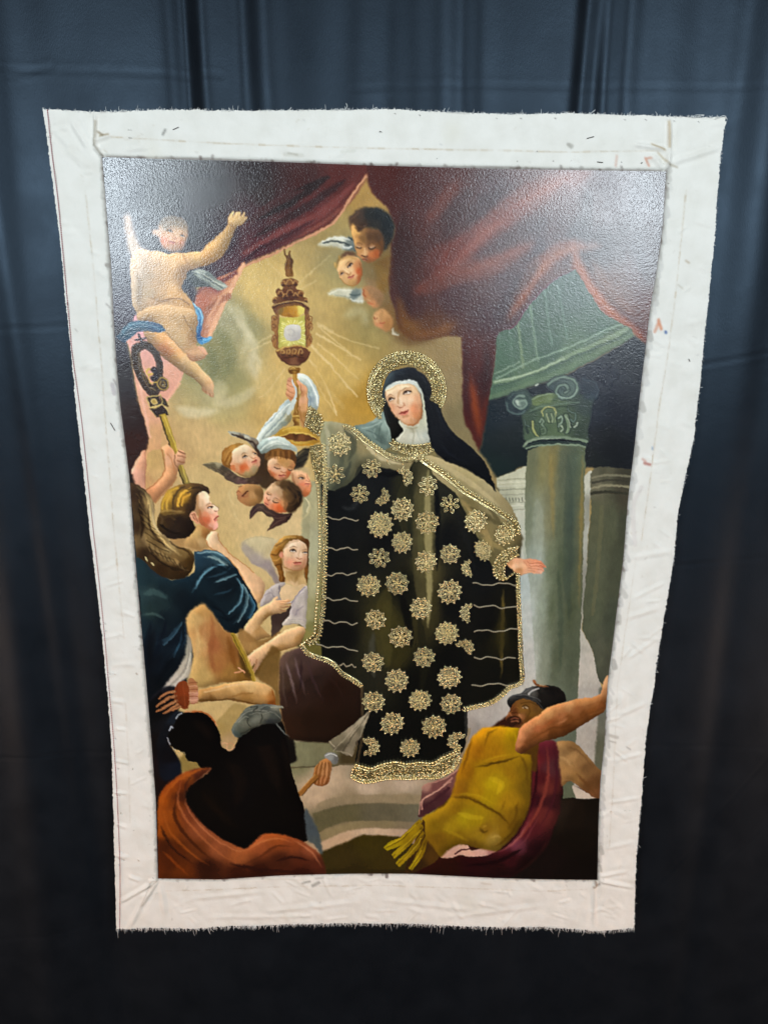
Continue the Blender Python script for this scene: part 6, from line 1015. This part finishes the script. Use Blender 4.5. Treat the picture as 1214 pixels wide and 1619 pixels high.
def rosette_mesh(name,n,kind=0,cut=None,seed=0):
    """flower of wire loops and beads, radius 1 before scaling; cut = keep petals whose angle lies in (a,b)"""
    mb = MB(); r = np.random.RandomState(seed)
    k = lambda a: True if cut is None else (cut[0]<=((a-cut[0])%(2*math.pi))+cut[0]<=cut[1])
    for i in range(n):
        a = 2*math.pi*i/n+r.normal(0,.03)
        if not k(a): continue
        c,s = math.cos(a),math.sin(a); w_ = min(.235,2.0/n); q = r.uniform(.95,1.05)
        ring(mb,.72*c*q,.72*s*q,.22,w_*.84,a,.050,-.06,9)
        bead(mb,.74*c*q,.74*s*q,.085,-.05)
        bead(mb,.97*c*q,.97*s*q,.09 if kind==0 else .065,-.03)
        if kind==0 and k(a+math.pi/n): bead(mb,.85*math.cos(a+math.pi/n),.85*math.sin(a+math.pi/n),.05,-.02)
    m = max(5,int(n*.62))
    for i in range(m):
        a = 2*math.pi*(i+.3)/m
        if not k(a): continue
        ring(mb,.36*math.cos(a),.36*math.sin(a),.12,.095,a,.045,-.07,8); bead(mb,.36*math.cos(a),.36*math.sin(a),.07,-.1)
    if cut is None: 
        bead(mb,0,0,.15,-.08)
        for i in range(6): bead(mb,.19*math.cos(i*1.047),.19*math.sin(i*1.047),.07,-.08)
    else: bead(mb,.05*math.cos(sum(cut)/2),.05*math.sin(sum(cut)/2),.14,-.06)
    me = mb.mesh(name); me.materials.append(GOLD); return me
GOLD = gold_material(); BACK = dark_gold()
RS = {'a':rosette_mesh('rosette_twelve',12,0,seed=1),'b':rosette_mesh('rosette_eight',8,1,seed=2),'c':rosette_mesh('rosette_ten',10,0,seed=3),'d':rosette_mesh('rosette_fourteen',13,0,seed=4),
      'e':rosette_mesh('rosette_seven',7,1,seed=5),'f':rosette_mesh('rosette_fan',11,0,cut=(-.9,2.9),seed=6),'g':rosette_mesh('rosette_half',12,0,cut=(1.3,5.0),seed=7),'h':rosette_mesh('rosette_side',12,0,cut=(.9,5.5),seed=8),'l':rosette_mesh('rosette_right',12,0,cut=(-2.2,2.2),seed=9)}
ROS = [(537,701,19,'a',0),(530,749,16,'e',.2),(587.4,739.5,16,'b',.1),(638,754,15,'f',.5),(676,767.5,16,'b',.3),(569,780,15.5,'b',.2),(602,784,14.5,'f',1.6),(635.8,803.8,19,'a',.1),(710.6,796,15.5,'e',.3),
 (600.6,828,19.5,'d',0),(674.8,825,18.5,'c',.1),(751,823,18,'d',.2),(635.5,856,17.5,'a',.2),(797,843,17.5,'d',.1),(599.4,880.6,17,'b',.15),(711,874.6,16.5,'c',.3),(673,886,17.5,'a',.1),(762.5,869,16.5,'d',.4),(742,897,14,'g',0),
 (582.8,924,18.5,'a',.1),(627.5,920.7,18.5,'c',0),(710.3,934,19,'a',.2),(664.8,959.7,18,'a',.25),(741,967.8,15,'g',.1),(593.4,977.7,18,'c',.2),(632.8,1004.7,18.5,'c',0),(705.4,999.3,18.5,'d',.1),(733.5,1023,16,'f',.2),(670,1037,18,'c',.3),(589.4,1045,18,'c',.1),
 (627,1074,19,'a',.1),(709.3,1068.5,18.5,'d',0),(590.5,1107,18,'a',.2),(663.2,1104.6,18,'d',.2),(712.4,1110.6,18,'c',.1),(619.7,1141.5,18.5,'a',.3),(685.6,1146.2,20,'a',0),(583.5,1178,16.5,'l',0),(647.7,1179.8,17,'a',.15),(722.5,1169.5,16,'h',.2)]
for i,(x,y,r,k,rot) in enumerate(ROS):
    p = surf([(x,y)])[0]; s = r*pxm((x,y)); o = link('gold_rosette',RS[k],None,canvas,p)
    rv = np.random.RandomState(300+i); o.scale = (s*(.8 if i==17 else 1)*rv.uniform(.95,1.05),s*rv.uniform(.75,1.1),s*1.03*rv.uniform(.95,1.05)); o.rotation_euler = (rv.normal(0,.05),(rot+rv.normal(0,.12)) if i!=17 else -.5,rv.normal(0,.05))
def smooth(P,n=10,closed=False):
    P = np.asarray(P,float); return spline(P,[False]*len(P),closed,n)
def along(P,step):
    d = np.r_[0,np.cumsum(np.hypot(*np.diff(P,axis=0).T))]; n = max(2,int(round(d[-1]/step))+1); t = np.linspace(0,d[-1],n)
    return np.c_[np.interp(t,d,P[:,0]),np.interp(t,d,P[:,1])]
def chain(mb,P,step=6.,r=2.3,loops=False,off=0.,lift=.0006):
    """row of beads, or of small wire loops, along a photo-pixel curve"""
    C = along(smooth(P),step); T_ = np.gradient(C,axis=0); T_ /= np.linalg.norm(T_,axis=1)[:,None]; C = C+off*np.c_[-T_[:,1],T_[:,0]]
    S3 = surf(C,lift)
    for c,s3,t in zip(C,S3,T_):
        m = pxm(c)
        if loops: ring(mb,s3[0],s3[2],r*m*1.15,r*m,math.atan2(-t[1],t[0]),r*m*.34,s3[1]-r*m*.25,9); bead(mb,s3[0],s3[2],r*m*.45,s3[1]-r*m*.2)
        else: bead(mb,s3[0],s3[2],r*m,s3[1])
def wire(mb,P,r=.8,off=0.,lift=.0008,wob=0,seed=0):
    C = along(smooth(P),3.); T_ = np.gradient(C,axis=0); T_ /= np.linalg.norm(T_,axis=1)[:,None]; C = C+off*np.c_[-T_[:,1],T_[:,0]]
    S3 = surf(C,lift); m = pxm(C[0]); tube(mb,S3,r*m,5)
def lace(mb,P,step=4.4,seed=0,lift=.0004):
    """a patch packed with curls and beads, over a photo-pixel outline"""
    r = np.random.RandomState(seed); P = np.asarray(P,float); lo,hi = P.min(0),P.max(0)
    ys = np.arange(lo[1],hi[1],step*.9); pts_ = []
    for j,y in enumerate(ys):
        for x in np.arange(lo[0]+(j%2)*step*.5,hi[0],step): pts_.append((x+r.normal(0,step*.16),y+r.normal(0,step*.16)))
    pts_ = np.array(pts_); a,b = P,np.roll(P,-1,0); ins = np.zeros(len(pts_),bool)
    for (ax,ay),(bx,by) in zip(a,b):
        if ay==by: continue
        ins ^= ((ay>pts_[:,1])!=(by>pts_[:,1]))&(pts_[:,0]<(bx-ax)*(pts_[:,1]-ay)/(by-ay)+ax)
    C = pts_[ins]
    if len(C)==0: return
    S3 = surf(C,lift); m = pxm(C[0])
    for k,s3 in enumerate(S3):
        q = r.rand(); rr = step*.5*m
        if q<.55: bead(mb,s3[0],s3[2],rr*r.uniform(.62,.95),s3[1]-rr*r.uniform(0,.35))
        else:
            a0 = r.uniform(0,6.28); aa = a0+np.linspace(0,r.uniform(3.2,5.6),8); sp = rr*np.linspace(1.15,.6,8)
            tube(mb,np.c_[s3[0]+sp*np.cos(aa),np.full(8,s3[1]-rr*.45),s3[2]+sp*np.sin(aa)],rr*.30,5)
def sheet(mb,P,lift=.0003):
    """thin backing under a lace patch (fan of quads from a mid line)"""
    P = np.asarray(P,float); n = len(P); S3 = surf(P,lift)
    h = n//2
    for i in range(h-1 if n%2==0 else h): 
        a,b,c,d = S3[i],S3[i+1],S3[n-2-i],S3[n-1-i]
        mb.put([a,b,c,d],[(0,3,2,1)])
def ornament(name,build,label=None):
    mb = MB(); build(mb); o = link(name,mb.mesh(name),GOLD,canvas); o['kind'] = 'stuff'
    if label: o['label'] = label
    return o
def backing(parent,P):
    mb = MB(); sheet(mb,P); o = link('backing',mb.mesh('backing'),BACK,parent); return o
pol = lambda s: edge(s)
# halo
HC,HR = np.array([642.4,616.6]),61.0
def arc(r,a0,a1,n): a = np.linspace(a0,a1,n); return HC+r*np.c_[np.cos(a),np.sin(a)]
A0,A1 = math.radians(135),math.radians(385)
veil_in = lambda n: arc(39.5,math.radians(150),math.radians(382),n)
def halo(mb):
    P = np.r_[arc(56.5,A0,A1,60),veil_in(60)[::-1]]; lace(mb,P,4.0,3)
    chain(mb,arc(59.5,A0,A1,40),5.0,2.5,True); chain(mb,arc(HR+1.,A0,A1,40),4.2,1.6)
    wire(mb,arc(54.5,A0+.1,A1-.15,40),.8)
h_ = ornament('gold_halo',halo,'round gold bead and wire halo')
backing(h_,np.r_[arc(58.5,A0,A1,60),veil_in(60)[::-1]])
# collar with pendant flower
COLLAR = pol('621,694 631,700.6 649,703 665.4,702.3 679.4,699.8 683.6,711.3 675,716 665,719 655,719 637.4,714.6 622.6,708 617,700')
def collar(mb):
    lace(mb,COLLAR,3.9,5); chain(mb,COLLAR[:5],4.6,2.0); chain(mb,COLLAR[5:12],4.6,1.9,True)
c_ = ornament('gold_collar',collar,'gold bead collar'); backing(c_,COLLAR)
p = surf([(660,720)],.0008)[0]; s = 10.5*pxm((660,720)); o = link('gold_flower',RS['e'],None,canvas,p); o.scale = (s,s*.8,s)
# cuffs
CUFF1 = pol('491.5,643 502,649 508,661 507,673 503,686 496,684.6 483,672.7 487.5,655')
def cuff1(mb):
    lace(mb,CUFF1,3.9,7); chain(mb,pol('507,655 509.5,663 509.5,672 506.5,680 504,687'),5.6,2.5)
    chain(mb,pol('491,643 487,654 483,672'),4.6,1.8,True)
c_ = ornament('gold_cuff',cuff1,'gold bead cuff on the raised arm'); backing(c_,CUFF1)
CUFF2 = pol('817,863 806,865 796.7,869 788.8,875.5 783,884.5 779.5,893 779.5,902 783,910.5 791.4,915.5 799.3,914 796,905 796.7,894.4 803,886 811,880 818,876')
def cuff2(mb):
    lace(mb,CUFF2,3.9,8); chain(mb,CUFF2[:10],5.2,2.5); chain(mb,pol('818,876 811,880 803,886 796.7,894.4 796,905 799.3,913 806,909 812,904'),4.6,2.0)
    wire(mb,pol('815,869 806,872 797,878 790,887 787,896'),.8)
c_ = ornament('gold_cuff',cuff2,'gold bead cuff on the lowered arm'); backing(c_,np.r_[CUFF2[:8],CUFF2[8:]])
# side trims
BAND = pol('489.7,706 500,702 511,702 513,725 516,749 514,764 500,764 498,749 492,728')
LB = pol('502,762 505,800 506,870 504.4,905 502,945 500,967 498.6,995 494,1004 485.4,1010 478,1017')
LR = pol('510,703 513,730 514,760 512.5,800 513.6,850 512.6,890 511.8,922 510,962 507,980 505,998 499,1009 489,1014.5')
HEM_L = pol('478,1017 486.4,1030 500,1036 512.8,1040 529,1048.5 542.4,1063 559,1073 571,1081')
def left_trim(mb):
    lace(mb,BAND,4.0,9); chain(mb,LB,5.6,2.6); chain(mb,LR,5.2,2.5,True); chain(mb,LR,5.2,1.6,off=-4.0)
    chain(mb,HEM_L,4.6,2.3,True); chain(mb,HEM_L,4.2,1.5,off=3.4); wire(mb,HEM_L,.9,off=-2.6)
l_ = ornament('gold_trim',left_trim,'gold braid down the left edge of the robe'); backing(l_,BAND)
RB = pol('818,908 819,945 821.3,994 822.3,1037 824.5,1073 815,1081 804,1085 791,1098 773,1109.5 746.5,1116 733.4,1119')
def right_trim(mb): chain(mb,RB,5.0,2.7,True); chain(mb,RB,4.8,1.9,off=2.6); chain(mb,RB[5:],4.6,1.8,off=-2.6)
ornament('gold_trim',right_trim,'gold braid down the right edge of the robe')
SR = pol('668,724 677,731 692,741 710,754 733,773.5 750,783 766,793 780,801 792,810 806,819 815,827 818,834 817,842')
def shoulder_r(mb):
    chain(mb,SR,5.4,2.2); chain(mb,SR,5.6,1.9,True,off=-2.2); wire(mb,SR[:11],.8,off=4.0); wire(mb,SR[:11],.6,off=5.6)
ornament('gold_trim',shoulder_r,'gold beads and wire along the shoulder of the lowered arm')
SL = pol('545,673 553,675 561.7,680 570,687 578,694.5 588,701 598,708 606,714 614,719 626,723.5 637.5,726 654,724')
def shoulder_l(mb):
    chain(mb,SL,5.2,2.2,True); chain(mb,SL,5.,1.5,off=-3); wire(mb,SL,.8,off=4.6)
    for x,y in ((565,690),(580,704),(596,716),(614,728),(638,733)): wire(mb,[(x,y-4),(x-2,y+1),(x+1,y+5)],.6)
ornament('gold_trim',shoulder_l,'gold beads and wire along the shoulder of the raised arm')
HT = pol('563,1206 574.6,1209 586,1211.7 597.7,1207.5 612.5,1203.4 627.3,1201.8 642,1205 662,1202.6 683.3,1203.4 696.5,1196 711.3,1189.4 725,1183.5')
HB = pol('555.7,1227 569.7,1234 584.5,1235 601,1231.5 619,1228.5 647,1229.5 667,1228 688.3,1228.5 704.7,1222 718,1212 727,1196')
def hem(mb):
    P = np.r_[smooth(HT,6)+[0,3],smooth(HB,6)[::-1]-[0,2]]; lace(mb,P,3.9,12)
    chain(mb,HT,5.2,2.7); wire(mb,HT,.9,off=4.6); chain(mb,HB,4.0,2.2); chain(mb,HB,4.4,2.0,True,off=-3.6); chain(mb,pol('563,1206 557,1216 555.7,1227'),4.6,2.1)
    ww = along(smooth((HT+np.r_[HB,HB[-1:]])/2),14.)
    for k in range(len(ww)-1):
        a,b = ww[k],ww[k+1]; up = (-1)**k*7; wire(mb,[a+[0,-up],(a+b)/2,b+[0,up]],.8)
h_ = ornament('gold_hem',hem,'wide gold bead hem at the foot of the robe'); backing(h_,np.r_[smooth(HT,6)[:60],smooth(HB,6)[:60][::-1]])
# wavy metal threads
def cord_mat():
    nt = NT('twisted_metal_thread'); nt.set(Base_Color=(.40,.32,.21,1),Metallic=.6,Roughness=.38); return nt.m
CORD = cord_mat()
for i,(x0,x1,y0,y1) in enumerate([(516,567,818,820.5),(516,566,866,866.5),(516,564,907,905),(513,566,945,947.5),(510,565.5,980,984.5),(500,566,1017,1026),(537,563,1049,1051.5),(746.5,815,922,922.6),(748,817,956,960),(748.5,818,997,994),(748.5,814,1037.5,1039.5),(744.7,821,1080.5,1080)]):
    mb = MB(); n = 40; t = np.linspace(0,1,n); rr = np.random.RandomState(i)
    w1 = 1.8*np.sin(t*6.28*rr.uniform(1.4,2.1)+rr.uniform(0,6))+.6*np.sin(t*25+rr.uniform(0,6))
    for s_ in (0,1):
        tw = t*60+s_*math.pi; C = np.c_[x0+(x1-x0)*t,y0+(y1-y0)*t+w1+.75*np.sin(tw)]
        S3 = surf(C,.0009); m = pxm(C[0]); S3[:,1] -= .7*m*np.cos(tw); tube(mb,S3,.72*m,5)
    link('gold_thread',mb.mesh('gold_thread'),CORD,canvas)
# ------------------------------------------------------------------ border details
def stitches():
    mb = MB(); L = along(smooth(pol('75.7,173 83,242 93,318 102.7,417 111,506 116,560 130,660 140,750 151,850 160,930 168,1010 175,1090 181,1160 186.6,1245 190,1320 191.5,1376 190.5,1465')),3.6)
    XZ = plane(L); Y = -(.004+sag(XZ)+wrinkle(XZ)+.0014)
    for i in range(len(L)-1):
        a = np.array([XZ[i,0],Y[i],XZ[i,1]-Z0]); b = np.array([XZ[i+1,0],Y[i+1],XZ[i+1,1]-Z0]); d = b-a
        tube(mb,[a+d*.08,a+d*.35+[0,-.0006,0],a+d*.68],.0008,4)
    nt = NT('red_thread'); nt.set(Base_Color=(.30,.02,.05,1),Roughness=.8); o = link('red_stitching',mb.mesh('red_stitching'),nt.m,canvas); o['kind'] = 'stuff'
    o['label'] = 'line of small red stitches down the left edge of the cloth'
stitches()
def fringe():
    mb = MB(); r = np.random.RandomState(77)
    def add(E,n,out,lmin,lmax):
        C = along(smooth(E,12),1.0); k = r.randint(0,len(C),n)
        for q in C[k]:
            L = r.uniform(lmin,lmax)*(1 if r.rand()>.04 else 2.6); a = r.normal(0,.35); d = np.array([out[0]*math.cos(a)-out[1]*math.sin(a),out[0]*math.sin(a)+out[1]*math.cos(a)])
            P = np.array([q-d*1.5,q+d*L*.5+r.normal(0,.5,2),q+d*L]); XZ = plane(P); yy = -(.004+sag(XZ))+np.array([0,-.0005,r.normal(0,.002)])
            tube(mb,np.c_[XZ[:,0],yy,XZ[:,1]-Z0],np.array([.00042,.00035,.0002]),3)
    add(C_TOP,520,(0,-1),.8,3.4); add(C_BOT,950,(0,1),1.5,5.5); add(C_RIG,300,(1,.1),.5,2.4)
    for P in ([(546,173),(549,168),(547,164)],[(458,174),(461,170)],[(1096,186),(1112,182),(1098,182)],[(590,173),(596,170)],[(700,177),(703,172)],[(932,180),(940,174)],[(1130,188),(1143,183),(1148,189)]):
        P = smooth(np.array(P,float),6); XZ = plane(P); tube(mb,np.c_[XZ[:,0],-(.0055+sag(XZ)),XZ[:,1]-Z0],.0005,4)
    nt = NT('loose_cotton_threads'); nt.set(Base_Color=(.76,.75,.72,1),Roughness=.9); o = link('frayed_threads',mb.mesh('frayed_threads'),nt.m,canvas); o['kind'] = 'stuff'
fringe()
def staples():
    nt = NT('dull_steel'); nt.set(Base_Color=(.10,.09,.085,1),Metallic=.6,Roughness=.5)
    for a,b in (((274,205),(283,201)),((927,219),(938,216)),((943,256),(952,257)),((176,668),(183,680)),((1087,567),(1089,571)),((848,239),(848,240)),((600,208),(603,209)),((955,1391),(957,1393)),((243,1385),(244,1386)),((1002,1390),(1003,1391))):
        mb = MB(); P = np.array([a,b],float); XZ = plane(P); y = -(.004+sag(XZ)+.002); p0 = np.array([XZ[0,0],y[0],XZ[0,1]-Z0]); p1 = np.array([XZ[1,0],y[1],XZ[1,1]-Z0]); m = (p0+p1)/2
        tube(mb,[p0-m+[0,.0015,0],p0-m,p1-m,p1-m+[0,.0015,0]],.0006,5); link('staple',mb.mesh('staple'),nt.m,canvas,m)
staples()
